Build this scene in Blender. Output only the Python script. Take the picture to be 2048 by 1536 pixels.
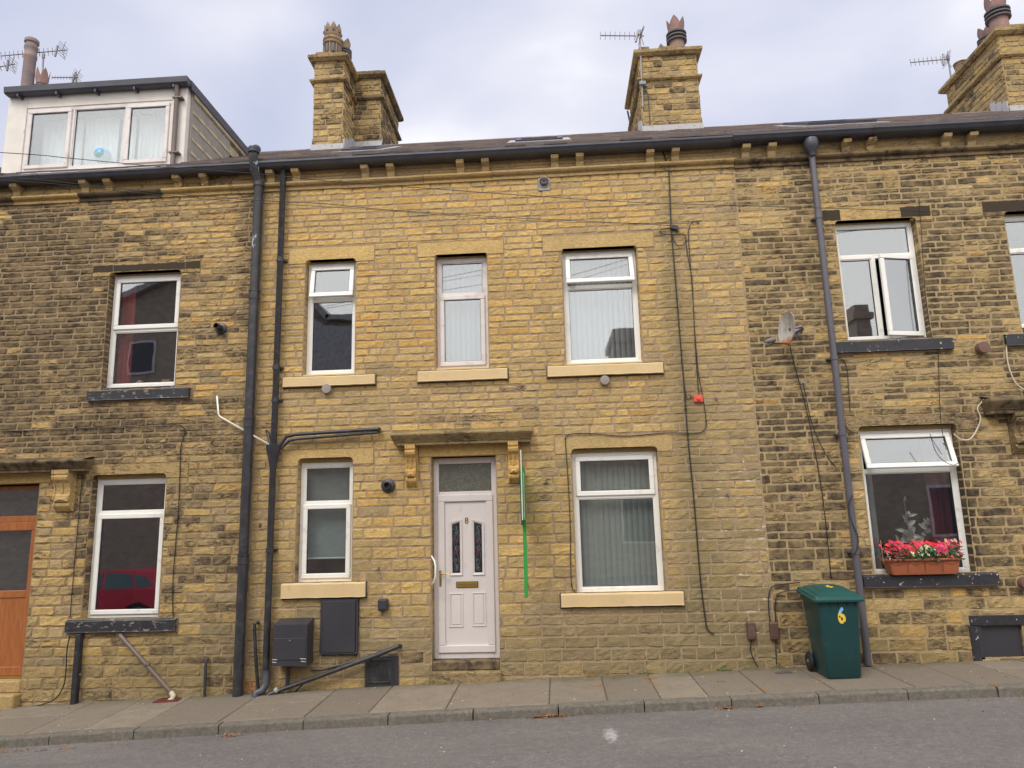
import bpy, math, random
import numpy as np
from mathutils import Vector, Matrix
rnd = random.Random(7)
nr = np.random.RandomState(11)
for o in list(bpy.data.objects): bpy.data.objects.remove(o)
scene = bpy.context.scene
COL = scene.collection

# ------------------------------------------------------------------ camera
F_PX = 1450.0; EYE = 1.85; DIST = 9.0
pitch, roll, yaw = (math.radians(a) for a in (10.62115634, -1.4873578, 3.25902883))
def cam_axes():
    cy, sy = math.cos(yaw), math.sin(yaw)
    f = Vector((-sy*math.cos(pitch), cy*math.cos(pitch), math.sin(pitch)))
    rt = Vector((cy, sy, 0)); up = rt.cross(f)
    return (rt*math.cos(roll)+up*math.sin(roll), -rt*math.sin(roll)+up*math.cos(roll), f)
RX, UP, FW = cam_axes()
cd = bpy.data.cameras.new('camera'); cam = bpy.data.objects.new('camera', cd); COL.objects.link(cam)
cd.sensor_width = 36; cd.lens = F_PX/2048*36; cd.clip_end = 3000; cd.clip_start = 0.05
m = Matrix.Identity(4)
for i in range(3):
    m[i][0] = RX[i]; m[i][1] = UP[i]; m[i][2] = -FW[i]
m.translation = Vector((0, -DIST, EYE))
cam.matrix_world = m
scene.camera = cam
def W(px, py, Y=0.0):
    """measured photo point -> world point on the plane at depth Y"""
    d = FW + RX*((px-1024)/F_PX) - UP*((py-768)/F_PX)
    t = (Y+DIST)/d.y
    return Vector((d.x*t, Y, d.z*t+EYE))
def topx(x, y, z):
    v = Vector((x, y+DIST, z-EYE)); w = v.dot(FW)
    return 1024+F_PX*v.dot(RX)/w, 768-F_PX*v.dot(UP)/w
def rect(pts, Y):
    """TL,TR,BR,BL photo corners -> x0,x1,z0,z1"""
    p = [W(a, b, Y) for a, b in pts]
    return ((p[0].x+p[3].x)/2, (p[1].x+p[2].x)/2, (p[2].z+p[3].z)/2, (p[0].z+p[1].z)/2)

# ------------------------------------------------------------------ sky and sun
SUN_EL, SUN_AZ = math.radians(48), math.radians(205)     # high, from the street side behind thin cloud
world = bpy.data.worlds.new('World'); scene.world = world; world.use_nodes = True
nt = world.node_tree; nt.nodes.clear()
def N(t, typ, **kw):
    n = t.nodes.new(typ)
    for k, v in kw.items():
        if k.startswith('i_'): n.inputs[int(k[2:])].default_value = v
        else: setattr(n, k, v)
    return n
def L(t, a, b): t.links.new(a, b)
def ramp(t, src, stops, interp='LINEAR'):
    r = t.nodes.new('ShaderNodeValToRGB'); r.color_ramp.interpolation = interp
    e = r.color_ramp.elements
    while len(e) > 1: e.remove(e[-1])
    e[0].position = stops[0][0]; e[0].color = (*stops[0][1], 1)
    for p, c in stops[1:]:
        q = e.new(p); q.color = (*c, 1)
    L(t, src, r.inputs[0]); return r.outputs[0]
sky = N(nt, 'ShaderNodeTexSky', sky_type='NISHITA', sun_disc=False, sun_elevation=SUN_EL, sun_rotation=SUN_AZ)
b1 = N(nt, 'ShaderNodeBackground', i_1=0.12); L(nt, sky.outputs[0], b1.inputs[0])
tc = N(nt, 'ShaderNodeTexCoord')
mp = N(nt, 'ShaderNodeMapping'); mp.inputs['Scale'].default_value = (1.0, 1.0, 1.7); L(nt, tc.outputs['Generated'], mp.inputs[0])
cn = N(nt, 'ShaderNodeTexNoise'); cn.inputs['Scale'].default_value = 1.9; cn.inputs['Detail'].default_value = 6; cn.inputs['Roughness'].default_value = 0.42; cn.inputs['Distortion'].default_value = 0.25
L(nt, mp.outputs[0], cn.inputs['Vector'])
gd = (W(1150, 120, 100)-cam.location).normalized()
dp = N(nt, 'ShaderNodeVectorMath', operation='DOT_PRODUCT'); L(nt, tc.outputs['Generated'], dp.inputs[0]); dp.inputs[1].default_value = gd
mr = N(nt, 'ShaderNodeMapRange'); mr.inputs[1].default_value = 0.93; mr.inputs[2].default_value = 1.0; mr.inputs[3].default_value = 0; mr.inputs[4].default_value = 0.12
L(nt, dp.outputs['Value'], mr.inputs[0])
ad = N(nt, 'ShaderNodeMath', operation='ADD'); L(nt, cn.outputs[0], ad.inputs[0]); L(nt, mr.outputs[0], ad.inputs[1])
ccol = ramp(nt, ad.outputs[0], [(0.36, (0.36, 0.40, 0.53)), (0.46, (0.45, 0.49, 0.625)), (0.55, (0.53, 0.55, 0.67)), (0.66, (0.67, 0.675, 0.755)), (0.74, (0.90, 0.90, 0.92))])
# extra cloud brightness added overhead and behind the camera to light the facade
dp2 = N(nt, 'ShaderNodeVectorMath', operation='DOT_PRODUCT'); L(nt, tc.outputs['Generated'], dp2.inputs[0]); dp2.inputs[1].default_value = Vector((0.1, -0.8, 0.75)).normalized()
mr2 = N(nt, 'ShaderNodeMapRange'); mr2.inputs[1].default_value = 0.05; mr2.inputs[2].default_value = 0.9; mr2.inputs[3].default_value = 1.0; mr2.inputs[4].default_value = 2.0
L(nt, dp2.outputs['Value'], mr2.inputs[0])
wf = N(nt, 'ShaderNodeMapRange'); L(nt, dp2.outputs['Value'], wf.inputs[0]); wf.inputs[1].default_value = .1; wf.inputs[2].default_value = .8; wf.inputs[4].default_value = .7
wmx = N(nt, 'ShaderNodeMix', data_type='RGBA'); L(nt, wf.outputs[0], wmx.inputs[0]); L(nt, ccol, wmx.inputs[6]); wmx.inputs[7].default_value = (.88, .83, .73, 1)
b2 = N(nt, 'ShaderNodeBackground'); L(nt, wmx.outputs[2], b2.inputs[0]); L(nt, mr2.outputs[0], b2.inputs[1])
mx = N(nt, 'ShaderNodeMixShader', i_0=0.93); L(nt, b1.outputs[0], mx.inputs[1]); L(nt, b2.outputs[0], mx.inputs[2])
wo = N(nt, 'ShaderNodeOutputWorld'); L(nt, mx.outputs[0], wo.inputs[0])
sd = bpy.data.lights.new('sun', 'SUN'); sd.energy = 1.2; sd.angle = math.radians(22); sd.color = (1, 0.95, 0.87)
sun = bpy.data.objects.new('sun', sd); COL.objects.link(sun)
sv = Vector((math.sin(SUN_AZ)*math.cos(SUN_EL), math.cos(SUN_AZ)*math.cos(SUN_EL), math.sin(SUN_EL)))
sun.rotation_euler = sv.to_track_quat('Z', 'Y').to_euler()
scene.view_settings.view_transform = 'Standard'; scene.view_settings.look = 'None'
scene.view_settings.exposure = 0.40; scene.view_settings.gamma = 1

# ------------------------------------------------------------------ mesh builder
ORG = {}
class MB:
    def __init__(s): s.v = []; s.n = 0; s.f = []; s.m = []; s.t = []; s.tc = (0.5, 0, 0.5, 0); s.mi = 0; s.xf = None
    def add(s, vs, fs, mi=None, tint=None):
        vs = np.asarray(vs, dtype=float).reshape(-1, 3)
        if s.xf is not None:
            M = np.array(s.xf); vs = vs @ M[:3, :3].T + M[:3, 3]
        s.v.append(vs)
        t = np.empty((len(vs), 4)); t[:] = tint if tint is not None else s.tc
        s.t.append(t); o = s.n
        s.f.extend([tuple(o+i for i in f) for f in fs]); s.m.extend([s.mi if mi is None else mi]*len(fs)); s.n += len(vs)
    def box(s, x0, x1, y0, y1, z0, z1, **k):
        if x0 > x1: x0, x1 = x1, x0
        if y0 > y1: y0, y1 = y1, y0
        if z0 > z1: z0, z1 = z1, z0
        s.add([(x0,y0,z0),(x1,y0,z0),(x1,y1,z0),(x0,y1,z0),(x0,y0,z1),(x1,y0,z1),(x1,y1,z1),(x0,y1,z1)],
              [(0,3,2,1),(4,5,6,7),(0,1,5,4),(1,2,6,5),(2,3,7,6),(3,0,4,7)], **k)
    def bbox(s, x0, x1, y0, y1, z0, z1, b=0.006, **k):
        """box with softened edges"""
        if x0 > x1: x0, x1 = x1, x0
        if y0 > y1: y0, y1 = y1, y0
        if z0 > z1: z0, z1 = z1, z0
        b = min(b, (x1-x0)*.45, (y1-y0)*.45, (z1-z0)*.45)
        vs = []; idx = {}
        for ix, (X, xi) in enumerate(((x0, x0+b), (x1, x1-b))):
            for iy, (Y, yi) in enumerate(((y0, y0+b), (y1, y1-b))):
                for iz, (Z, zi) in enumerate(((z0, z0+b), (z1, z1-b))):
                    for a, p in enumerate(((X, yi, zi), (xi, Y, zi), (xi, yi, Z))):
                        idx[ix, iy, iz, a] = len(vs); vs.append(p)
        fs = []
        def g(*q): fs.append([idx[k_] for k_ in q])
        for i in (0, 1):
            g((i,0,0,0),(i,1,0,0),(i,1,1,0),(i,0,1,0)); g((0,i,0,1),(1,i,0,1),(1,i,1,1),(0,i,1,1)); g((0,0,i,2),(1,0,i,2),(1,1,i,2),(0,1,i,2))
            for j in (0, 1):
                g((i,j,0,0),(i,j,1,0),(i,j,1,1),(i,j,0,1)); g((i,0,j,0),(i,1,j,0),(i,1,j,2),(i,0,j,2)); g((0,i,j,1),(1,i,j,1),(1,i,j,2),(0,i,j,2))
                for k_ in (0, 1): g((i,j,k_,0),(i,j,k_,1),(i,j,k_,2))
        c = np.mean(vs, axis=0); A = np.array(vs)
        out = []
        for f in fs:
            n_ = np.cross(A[f[1]]-A[f[0]], A[f[2]]-A[f[0]])
            out.append(f if np.dot(n_, A[f].mean(0)-c) > 0 else f[::-1])
        s.add(vs, out, **k)
    def poly_y(s, pts, y0, y1, **k):
        n = len(pts); vs = [(x, y0, z) for x, z in pts]+[(x, y1, z) for x, z in pts]
        a = sum(pts[i][0]*pts[(i+1)%n][1]-pts[(i+1)%n][0]*pts[i][1] for i in range(n))
        fs = [tuple(range(n)), tuple(range(2*n-1, n-1, -1))]+[(i, i+n, (i+1)%n+n, (i+1)%n) for i in range(n)]
        if (a < 0) != (y0 > y1): fs = [f[::-1] for f in fs]
        s.add(vs, fs, **k)
    def prof_x(s, pts, x0, x1, jit=0, step=None, **k):
        """profile (y,z) swept along x"""
        n = len(pts); xs = [x0, x1] if not step else list(np.linspace(x0, x1, max(2, int(abs(x1-x0)/step)+1)))
        vs = []
        for x in xs:
            for y, z in pts: vs.append((x, y+(rnd.uniform(-jit, jit) if jit else 0), z+(rnd.uniform(-jit, jit) if jit else 0)))
        fs = []
        for j in range(len(xs)-1):
            for i in range(n): fs.append((j*n+i, j*n+(i+1)%n, (j+1)*n+(i+1)%n, (j+1)*n+i))
        fs += [tuple(range(n))[::-1], tuple(range((len(xs)-1)*n, len(xs)*n))]
        a = sum(pts[i][0]*pts[(i+1)%n][1]-pts[(i+1)%n][0]*pts[i][1] for i in range(n))
        if a > 0: fs = [f[::-1] for f in fs]
        fs = [f[::-1] for f in fs] if x1 > x0 else fs
        s.add(vs, fs, **k)
    def tube(s, path, r, seg=10, cap=True, **k):
        P = [Vector(p) for p in path]; vs = []; fs = []; up = None
        rs = r if isinstance(r, (list, tuple)) else [r]*len(P)
        for i, p in enumerate(P):
            a = (P[min(i+1, len(P)-1)]-P[max(i-1, 0)])
            a = a.normalized() if a.length > 1e-9 else Vector((0, 0, 1))
            if up is None:
                up = Vector((0, 0, 1)) if abs(a.z) < .9 else Vector((1, 0, 0))
            u = a.cross(up); u.normalize(); w = u.cross(a); up = w
            for j in range(seg):
                t = 2*math.pi*j/seg; vs.append(p+(u*math.cos(t)+w*math.sin(t))*rs[i])
        for i in range(len(P)-1):
            for j in range(seg): fs.append((i*seg+j, i*seg+(j+1)%seg, (i+1)*seg+(j+1)%seg, (i+1)*seg+j))
        if cap: fs += [tuple(range(seg))[::-1], tuple(range((len(P)-1)*seg, len(P)*seg))]
        s.add([tuple(v) for v in vs], fs, **k)
    def lathe(s, c, prof, seg=20, axis='z', **k):
        """prof: (r,h) pairs"""
        vs = []; fs = []; n = len(prof)
        for r, h in prof:
            for j in range(seg):
                t = 2*math.pi*j/seg; a, b = r*math.cos(t), r*math.sin(t)
                p = (a, b, h) if axis == 'z' else ((a, h, b) if axis == 'y' else (h, a, b))
                vs.append((c[0]+p[0], c[1]+p[1], c[2]+p[2]))
        for i in range(n-1):
            for j in range(seg):
                f = (i*seg+j, i*seg+(j+1)%seg, (i+1)*seg+(j+1)%seg, (i+1)*seg+j)
                fs.append(f if axis != 'y' else f[::-1])
        s.add(vs, fs, **k)
    def loft(s, secs, cap=True, **k):
        n = len(secs[0]); vs = [p for q in secs for p in q]; fs = []
        for i in range(len(secs)-1):
            for j in range(n): fs.append((i*n+j, i*n+(j+1)%n, (i+1)*n+(j+1)%n, (i+1)*n+j))
        if cap: fs += [tuple(range(n))[::-1], tuple(range((len(secs)-1)*n, len(secs)*n))]
        s.add(vs, fs, **k)
    def build(s, name, mats, parent=None, smooth=False, attr=False, auto=None):
        me = bpy.data.meshes.new(name)
        V = np.concatenate(s.v) if s.v else np.zeros((0, 3))
        org = ORG.get(parent.name, Vector((0, 0, 0))) if parent else Vector((0, 0, 0))
        loc = Vector((0, 0, 0))
        if parent is None and len(V):
            loc = Vector(((V[:, 0].min()+V[:, 0].max())/2, (V[:, 1].min()+V[:, 1].max())/2, V[:, 2].min())); org = loc
        me.from_pydata((V-np.array(org)).tolist(), [], s.f)
        for x in (mats if isinstance(mats, (list, tuple)) else [mats]): me.materials.append(x)
        me.polygons.foreach_set('material_index', np.array(s.m, dtype=np.int32))
        if smooth or auto: me.polygons.foreach_set('use_smooth', np.ones(len(s.f), dtype=bool))
        if auto: me.set_sharp_from_angle(angle=math.radians(auto))
        if attr:
            ca = me.color_attributes.new('tint', 'FLOAT_COLOR', 'POINT')
            ca.data.foreach_set('color', np.concatenate(s.t).astype(np.float32).ravel())
        me.update()
        o = bpy.data.objects.new(name, me); COL.objects.link(o)
        if parent: o.parent = parent
        o.location = loc
        ORG[o.name] = org.copy()
        return o
def thing(name, label, cat, loc, group=None):
    o = bpy.data.objects.new(name, None); o.empty_display_size = 0.2; COL.objects.link(o)
    o.location = loc; o['label'] = label; o['category'] = cat
    if group: o['group'] = group
    ORG[o.name] = Vector(loc); return o
def tag(o, label, cat, group=None, kind=None):
    if label: o['label'] = label
    if cat: o['category'] = cat
    if group: o['group'] = group
    if kind: o['kind'] = kind
    return o
def struct(o): o['kind'] = 'structure'; return o

# ------------------------------------------------------------------ materials
def newmat(name):
    mt = bpy.data.materials.new(name); mt.use_nodes = True; t = mt.node_tree
    bs = t.nodes['Principled BSDF']; return mt, t, bs
def noise(t, scale, detail=4, rough=0.6, vec=None, stretch=None, dist=0):
    n = N(t, 'ShaderNodeTexNoise'); n.inputs['Scale'].default_value = scale; n.inputs['Detail'].default_value = detail
    n.inputs['Roughness'].default_value = rough; n.inputs['Distortion'].default_value = dist
    if vec is None:
        vec = geo(t)
    if stretch:
        q = N(t, 'ShaderNodeMapping'); q.inputs['Scale'].default_value = stretch; L(t, vec, q.inputs[0]); vec = q.outputs[0]
    L(t, vec, n.inputs['Vector']); return n.outputs[0]
def geo(t):
    g = t.nodes.get('Geometry') or N(t, 'ShaderNodeNewGeometry'); return g.outputs['Position']
def mixc(t, fac, a, b, blend='MIX'):
    n = N(t, 'ShaderNodeMix', data_type='RGBA', blend_type=blend)
    for sock, v in ((n.inputs[0], fac), (n.inputs[6], a), (n.inputs[7], b)):
        if hasattr(v, 'links'): L(t, v, sock)
        elif isinstance(v, (int, float)): sock.default_value = v
        else: sock.default_value = (*v, 1)
    return n.outputs[2]
def mathn(t, op, a, b=0.0, clamp=False):
    n = N(t, 'ShaderNodeMath', operation=op, use_clamp=clamp)
    for sock, v in ((n.inputs[0], a), (n.inputs[1], b)):
        if hasattr(v, 'links'): L(t, v, sock)
        else: sock.default_value = v
    return n.outputs[0]
def maprange(t, v, a, b, c=0.0, d=1.0):
    n = N(t, 'ShaderNodeMapRange'); L(t, v, n.inputs[0])
    for i, x in enumerate((a, b, c, d)): n.inputs[i+1].default_value = x
    return n.outputs[0]
def bump(t, bs, h, strength=0.4, dist=0.01):
    n = N(t, 'ShaderNodeBump'); n.inputs['Strength'].default_value = strength; n.inputs['Distance'].default_value = dist
    L(t, h, n.inputs['Height']); L(t, n.outputs[0], bs.inputs['Normal'])
def simple(name, col, rough=0.6, var=0.12, scale=8, bmp=0.0, metal=0, spec=None, dirt=None, dirt_amt=(0.55, 0.7), dscale=6, dstretch=None, bscale=60):
    mt, t, bs = newmat(name)
    n = noise(t, scale, 5)
    lo = tuple(c*(1-var) for c in col); hi = tuple(min(1, c*(1+var)) for c in col)
    c = mixc(t, maprange(t, n, .3, .7), lo, hi)
    if dirt:
        d = noise(t, dscale, 6, .65, stretch=dstretch)
        c = mixc(t, maprange(t, d, dirt_amt[0], dirt_amt[1]), c, dirt)
    L(t, c, bs.inputs['Base Color']); bs.inputs['Roughness'].default_value = rough; bs.inputs['Metallic'].default_value = metal
    if spec is not None: bs.inputs['Specular IOR Level'].default_value = spec
    if bmp: bump(t, bs, noise(t, bscale, 4), bmp, 0.004)
    return mt

def stone_mat(name, smooth=False):
    """tint attribute: r hue, g soot, b value, a algae"""
    mt, t, bs = newmat(name)
    at = N(t, 'ShaderNodeAttribute', attribute_name='tint'); sep = N(t, 'ShaderNodeSeparateColor'); L(t, at.outputs['Color'], sep.inputs[0])
    r, g, b, a = sep.outputs[0], sep.outputs[1], sep.outputs[2], at.outputs['Alpha']
    base = ramp(t, r, [(0, (0.40, 0.300, 0.170)), (0.35, (0.51, 0.362, 0.165)), (0.7, (0.60, 0.405, 0.155)), (1, (0.62, 0.360, 0.115))])
    layer = noise(t, 9, 6, .62, stretch=(1.6, 1.6, 7), dist=.6)
    fine = noise(t, 26, 6, .9, stretch=(1, 1, 2.6), dist=.3)
    val = mathn(t, 'MULTIPLY', mathn(t, 'ADD', mathn(t, 'MULTIPLY', b, .34), .81), maprange(t, layer, .3, .7, .80, 1.14))
    val = mathn(t, 'MULTIPLY', val, maprange(t, fine, .36, .64, .66, 1.24))
    val = mathn(t, 'MULTIPLY', val, maprange(t, noise(t, 1.3, 4, .6), .3, .7, .88, 1.08))
    hv = N(t, 'ShaderNodeHueSaturation'); L(t, base, hv.inputs['Color']); L(t, val, hv.inputs['Value']); hv.inputs['Saturation'].default_value = 1.0
    c = hv.outputs[0]
    # rusty and grey veins
    vein = noise(t, 5, 5, .6, stretch=(1, 1, 3))
    c = mixc(t, maprange(t, vein, .62, .8, 0, .4), c, (0.42, 0.25, 0.095))
    c = mixc(t, maprange(t, vein, .4, .22, 0, .5), c, (0.31, 0.25, 0.16))
    # algae
    an = mathn(t, 'ADD', mathn(t, 'MULTIPLY', noise(t, 7, 5, .7), .8), mathn(t, 'MULTIPLY', a, .9))
    c = mixc(t, maprange(t, an, .58, 1.15, 0, .7), c, (0.185, 0.155, 0.080))
    # soot crust that has flaked off in patches
    sn = mathn(t, 'ADD', mathn(t, 'MULTIPLY', noise(t, 15, 7, .72, stretch=(.8, .8, 2.6), dist=1.1), 1.05), mathn(t, 'MULTIPLY', noise(t, 1.7, 5, .65), .6)); sn = mathn(t, 'SUBTRACT', sn, .32)
    sm = mathn(t, 'ADD', mathn(t, 'MULTIPLY', sn, 1.0), g)
    c = mixc(t, maprange(t, g, .30, .80, 0, .45), c, (0.24, 0.175, 0.10))
    crust = mixc(t, maprange(t, noise(t, 12, 5, .7), .4, .6), (0.032, 0.025, 0.020), (0.155, 0.115, 0.072))
    tone = noise(t, 4, 3)
    crust = mixc(t, maprange(t, tone, .45, .62, 0, .75), crust, (0.25, 0.18, 0.095))
    crust = mixc(t, maprange(t, g, .95, 1.3), crust, (0.03, 0.024, 0.021))
    c = mixc(t, maprange(t, sm, .92, 1.06, 0, .92), c, crust)
    L(t, c, bs.inputs['Base Color']); bs.inputs['Roughness'].default_value = .92; bs.inputs['Specular IOR Level'].default_value = .25
    hh = mathn(t, 'ADD', mathn(t, 'MULTIPLY', layer, 1.4 if not smooth else .3), mathn(t, 'MULTIPLY', fine, .6))
    bump(t, bs, hh, .55 if not smooth else .35, .012 if not smooth else .006)
    return mt
M_STONE = stone_mat('rock_faced_sandstone'); M_DRESS = stone_mat('dressed_sandstone', True)
M_MORT_C = simple('brown_mortar', (0.33, 0.24, 0.155), .95, .25, 14, .5, dirt=(.30, .22, .13), dirt_amt=(.5, .75), dscale=9)
def fleck(mt):
    t = mt.node_tree; bs = t.nodes['Principled BSDF']; src = bs.inputs['Base Color'].links[0].from_socket
    sp = N(t, 'ShaderNodeSeparateXYZ'); L(t, geo(t), sp.inputs[0])
    g = mathn(t, 'MULTIPLY', maprange(t, sp.outputs[0], .9, 2.2), mathn(t, 'MULTIPLY', maprange(t, sp.outputs[2], 3.2, 2.4), maprange(t, sp.outputs[2], .25, .5)))
    n = mathn(t, 'ADD', noise(t, 6, 5, .8, stretch=(1, 1, 5)), mathn(t, 'MULTIPLY', g, .12))
    L(t, mixc(t, maprange(t, n, .68, .72), src, (.72, .70, .64)), bs.inputs['Base Color'])
fleck(M_MORT_C)
M_MORT_L = simple('buff_grey_mortar', (0.30, 0.215, 0.12), .95, .25, 14, .5, dirt=(.12, .085, .055), dirt_amt=(.5, .7), dscale=3)
M_MORT_R = simple('pale_mortar', (0.37, 0.275, 0.145), .95, .2, 12, .5, dirt=(.21, .15, .08), dirt_amt=(.5, .75), dscale=5)
M_UPVC = simple('white_upvc', (0.85, 0.84, 0.80), .28, .03, 3, dirt=(.55, .50, .47), dirt_amt=(.58, .8), dscale=5)
M_UPVC2 = simple('aged_white_upvc', (0.70, 0.65, 0.64), .38, .04, 3, dirt=(.45, .38, .34), dirt_amt=(.5, .8), dscale=7)
M_GASKET = simple('black_rubber_gasket', (0.02, 0.02, 0.022), .6)
M_SEAL = simple('dark_sealant', (0.06, 0.05, 0.045), .8)
M_CREAM = simple('cream_masonry_paint', (0.64, 0.475, 0.255), .75, .06, 5, .25, dirt=(.45, .30, .15), dirt_amt=(.6, .85), dscale=9)
M_BLACKP = simple('black_gloss_paint_peeling', (0.028, 0.029, 0.036), .45, .3, 9, .4, dirt=(.22, .20, .19), dirt_amt=(.585, .60), dscale=14, dstretch=(1, 1, 1.8))
M_BLACKP2 = simple('black_paint_chipped', (0.026, 0.026, 0.032), .5, .3, 9, .4, dirt=(.55, .50, .46), dirt_amt=(.645, .655), dscale=24)
M_PIPE = simple('black_painted_iron', (0.032, 0.032, 0.038), .40, .25, 6, .3, dirt=(.085, .08, .078), dirt_amt=(.5, .8), dscale=10)
M_PIPETOP = simple('flaking_black_paint', (0.04, 0.04, 0.045), .5, .25, 6, .3, dirt=(.45, .45, .50), dirt_amt=(.60, .63), dscale=14, dstretch=(1, 1, .35))
M_GREYP = simple('grey_plastic_pipe', (0.105, 0.10, 0.12), .38, .1, 4, dirt=(.06, .055, .05), dirt_amt=(.55, .8), dscale=8)
M_BROWNP = simple('brown_grey_plastic', (0.15, 0.115, 0.10), .4, .1, 4)
M_GUTTER = simple('dark_blue_grey_gutter', (0.060, 0.063, 0.082), .42, .25, 5, .2, dirt=(.08, .08, .09), dirt_amt=(.5, .8), dscale=6, dstretch=(.3, 1, 2))
M_METERB = simple('slate_grey_gloss_box', (0.040, 0.040, 0.050), .45, .12, 3, dirt=(.03, .03, .03), dirt_amt=(.6, .9))
M_BROWNBOX = simple('brown_meter_box', (0.115, 0.062, 0.048), .5, .15, 6, dirt=(.15, .12, .09), dirt_amt=(.55, .8))
M_SLATE = stone_mat('x_tmp')
def slate_mat():
    mt, t, bs = newmat('stone_slate')
    at = N(t, 'ShaderNodeAttribute', attribute_name='tint'); sep = N(t, 'ShaderNodeSeparateColor'); L(t, at.outputs['Color'], sep.inputs[0])
    c = ramp(t, sep.outputs[0], [(0, (0.19, 0.16, 0.16)), (.5, (0.27, 0.225, 0.21)), (1, (0.35, 0.28, 0.25))])
    n = noise(t, 9, 6, .7); c = mixc(t, maprange(t, n, .35, .7, 0, .6), c, (0.12, 0.10, 0.105))
    c = mixc(t, maprange(t, noise(t, 26, 5), .62, .72, 0, .6), c, (0.16, 0.15, 0.07))
    c = mixc(t, maprange(t, noise(t, 17, 3), .73, .76, 0, .8), c, (0.5, 0.48, 0.45))
    L(t, c, bs.inputs['Base Color']); bs.inputs['Roughness'].default_value = .8; bump(t, bs, n, .5, .01); return mt
bpy.data.materials.remove(M_SLATE); M_SLATE = slate_mat()
M_LEAD = simple('lead_flashing', (0.42, 0.42, 0.44), .55, .15, 12, .3, dirt=(.25, .22, .18), dirt_amt=(.5, .7), dscale=12)
M_TERRA = simple('terracotta_pot', (0.30, 0.175, 0.155), .8, .2, 8, .3, dirt=(.20, .15, .13), dirt_amt=(.45, .7), dscale=7)
M_POTSTONE = simple('sooty_buff_pot', (0.30, 0.21, 0.13), .9, .2, 8, .3, dirt=(.10, .08, .06), dirt_amt=(.5, .7), dscale=9)
M_POTBAND = simple('grey_clay_band', (0.12, 0.11, 0.12), .7, .15, 8)
M_METAL = simple('dull_aluminium', (0.23, 0.21, 0.22), .45, .15, 10, metal=.6)
M_CABLE = simple('black_cable', (0.02, 0.02, 0.022), .55)
M_CREAMCAB = simple('cream_cable', (0.62, 0.55, 0.42), .5)
M_ALARM = simple('red_plastic', (0.72, 0.10, 0.055), .4, .05)
M_BRASS = simple('polished_brass', (0.62, 0.42, 0.12), .25, .1, 10, metal=.9)
M_VENTW = simple('grey_vent_plastic', (0.30, 0.26, 0.24), .5, .08)
M_VENTB = simple('brown_vent_plastic', (0.16, 0.085, 0.07), .5, .08)
M_WOOD = None
def wood_mat():
    mt, t, bs = newmat('varnished_brown_door_foil')
    n = noise(t, 5, 5, .6, stretch=(9, 9, .7), dist=1.2)
    c = ramp(t, n, [(.3, (0.27, 0.085, 0.028)), (.55, (0.38, 0.135, 0.042)), (.75, (0.46, 0.18, 0.058))])
    L(t, c, bs.inputs['Base Color']); bs.inputs['Roughness'].default_value = .42; return mt
M_WOOD = wood_mat()
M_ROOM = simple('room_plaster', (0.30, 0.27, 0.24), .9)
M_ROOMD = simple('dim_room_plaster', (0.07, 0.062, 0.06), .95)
def glass_mat(name, ior=.19, tint=(.94, .97, .97), wob=.25, rough=.015):
    mt, t, bs = newmat(name); t.nodes.remove(bs)
    out = t.nodes['Material Output']
    lw = N(t, 'ShaderNodeLayerWeight', i_0=.5); fr5 = mathn(t, 'POWER', lw.outputs['Facing'], 4.0); fr_ = mathn(t, 'ADD', mathn(t, 'MULTIPLY', fr5, .9), ior, clamp=True); gl = N(t, 'ShaderNodeBsdfGlossy'); gl.inputs['Roughness'].default_value = rough
    gl.inputs[0].default_value = (.95, .97, 1, 1)
    tr = N(t, 'ShaderNodeBsdfTransparent'); tr.inputs[0].default_value = (*tint, 1)
    bp = N(t, 'ShaderNodeBump'); bp.inputs['Strength'].default_value = wob; bp.inputs['Distance'].default_value = .0015
    L(t, noise(t, 3.2, 1.0), bp.inputs['Height'])
    L(t, bp.outputs[0], gl.inputs['Normal'])
    mxs = N(t, 'ShaderNodeMixShader'); L(t, fr_, mxs.inputs[0]); L(t, tr.outputs[0], mxs.inputs[1]); L(t, gl.outputs[0], mxs.inputs[2])
    L(t, mxs.outputs[0], out.inputs[0]); return mt
M_GLASS = glass_mat('double_glazing')
M_FROST = simple('obscure_glass', (0.10, 0.10, 0.085), .12, .25, 40, .6, spec=.9, dirt=(.17, .17, .14), dirt_amt=(.45, .65), dscale=50, bscale=90)
M_LEADGLASS = simple('dark_leaded_glass', (0.022, 0.024, 0.03), .15, .3, 30, .2, spec=.8)
M_CAME = simple('silver_lead_came', (0.28, 0.30, 0.33), .4, .1, metal=.5)
M_CAMER = simple('pink_glass_petal', (0.25, 0.05, 0.09), .3)
def cloth(name, col, tr=0.25):
    mt, t, bs = newmat(name)
    n = noise(t, 30, 4, .6, stretch=(6, 6, .4))
    c = mixc(t, maprange(t, n, .3, .7), tuple(x*.88 for x in col), col); L(t, c, bs.inputs['Base Color'])
    bs.inputs['Roughness'].default_value = .85; return mt
M_NET = cloth('white_net', (0.72, 0.75, 0.76)); M_BLIND = cloth('white_blind_slat', (0.34, 0.34, 0.36)); M_BLINDG = cloth('grey_green_blind_slat', (0.42, 0.43, 0.41))
M_REDC = cloth('dark_red_curtain', (0.38, 0.045, 0.05)); M_REDD = cloth('maroon_curtain', (0.12, 0.015, 0.025)); M_GREYNET = cloth('grey_net', (0.26, 0.28, 0.27))
M_ROLLER = cloth('pale_roller_blind', (0.30, 0.36, 0.36))

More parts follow.
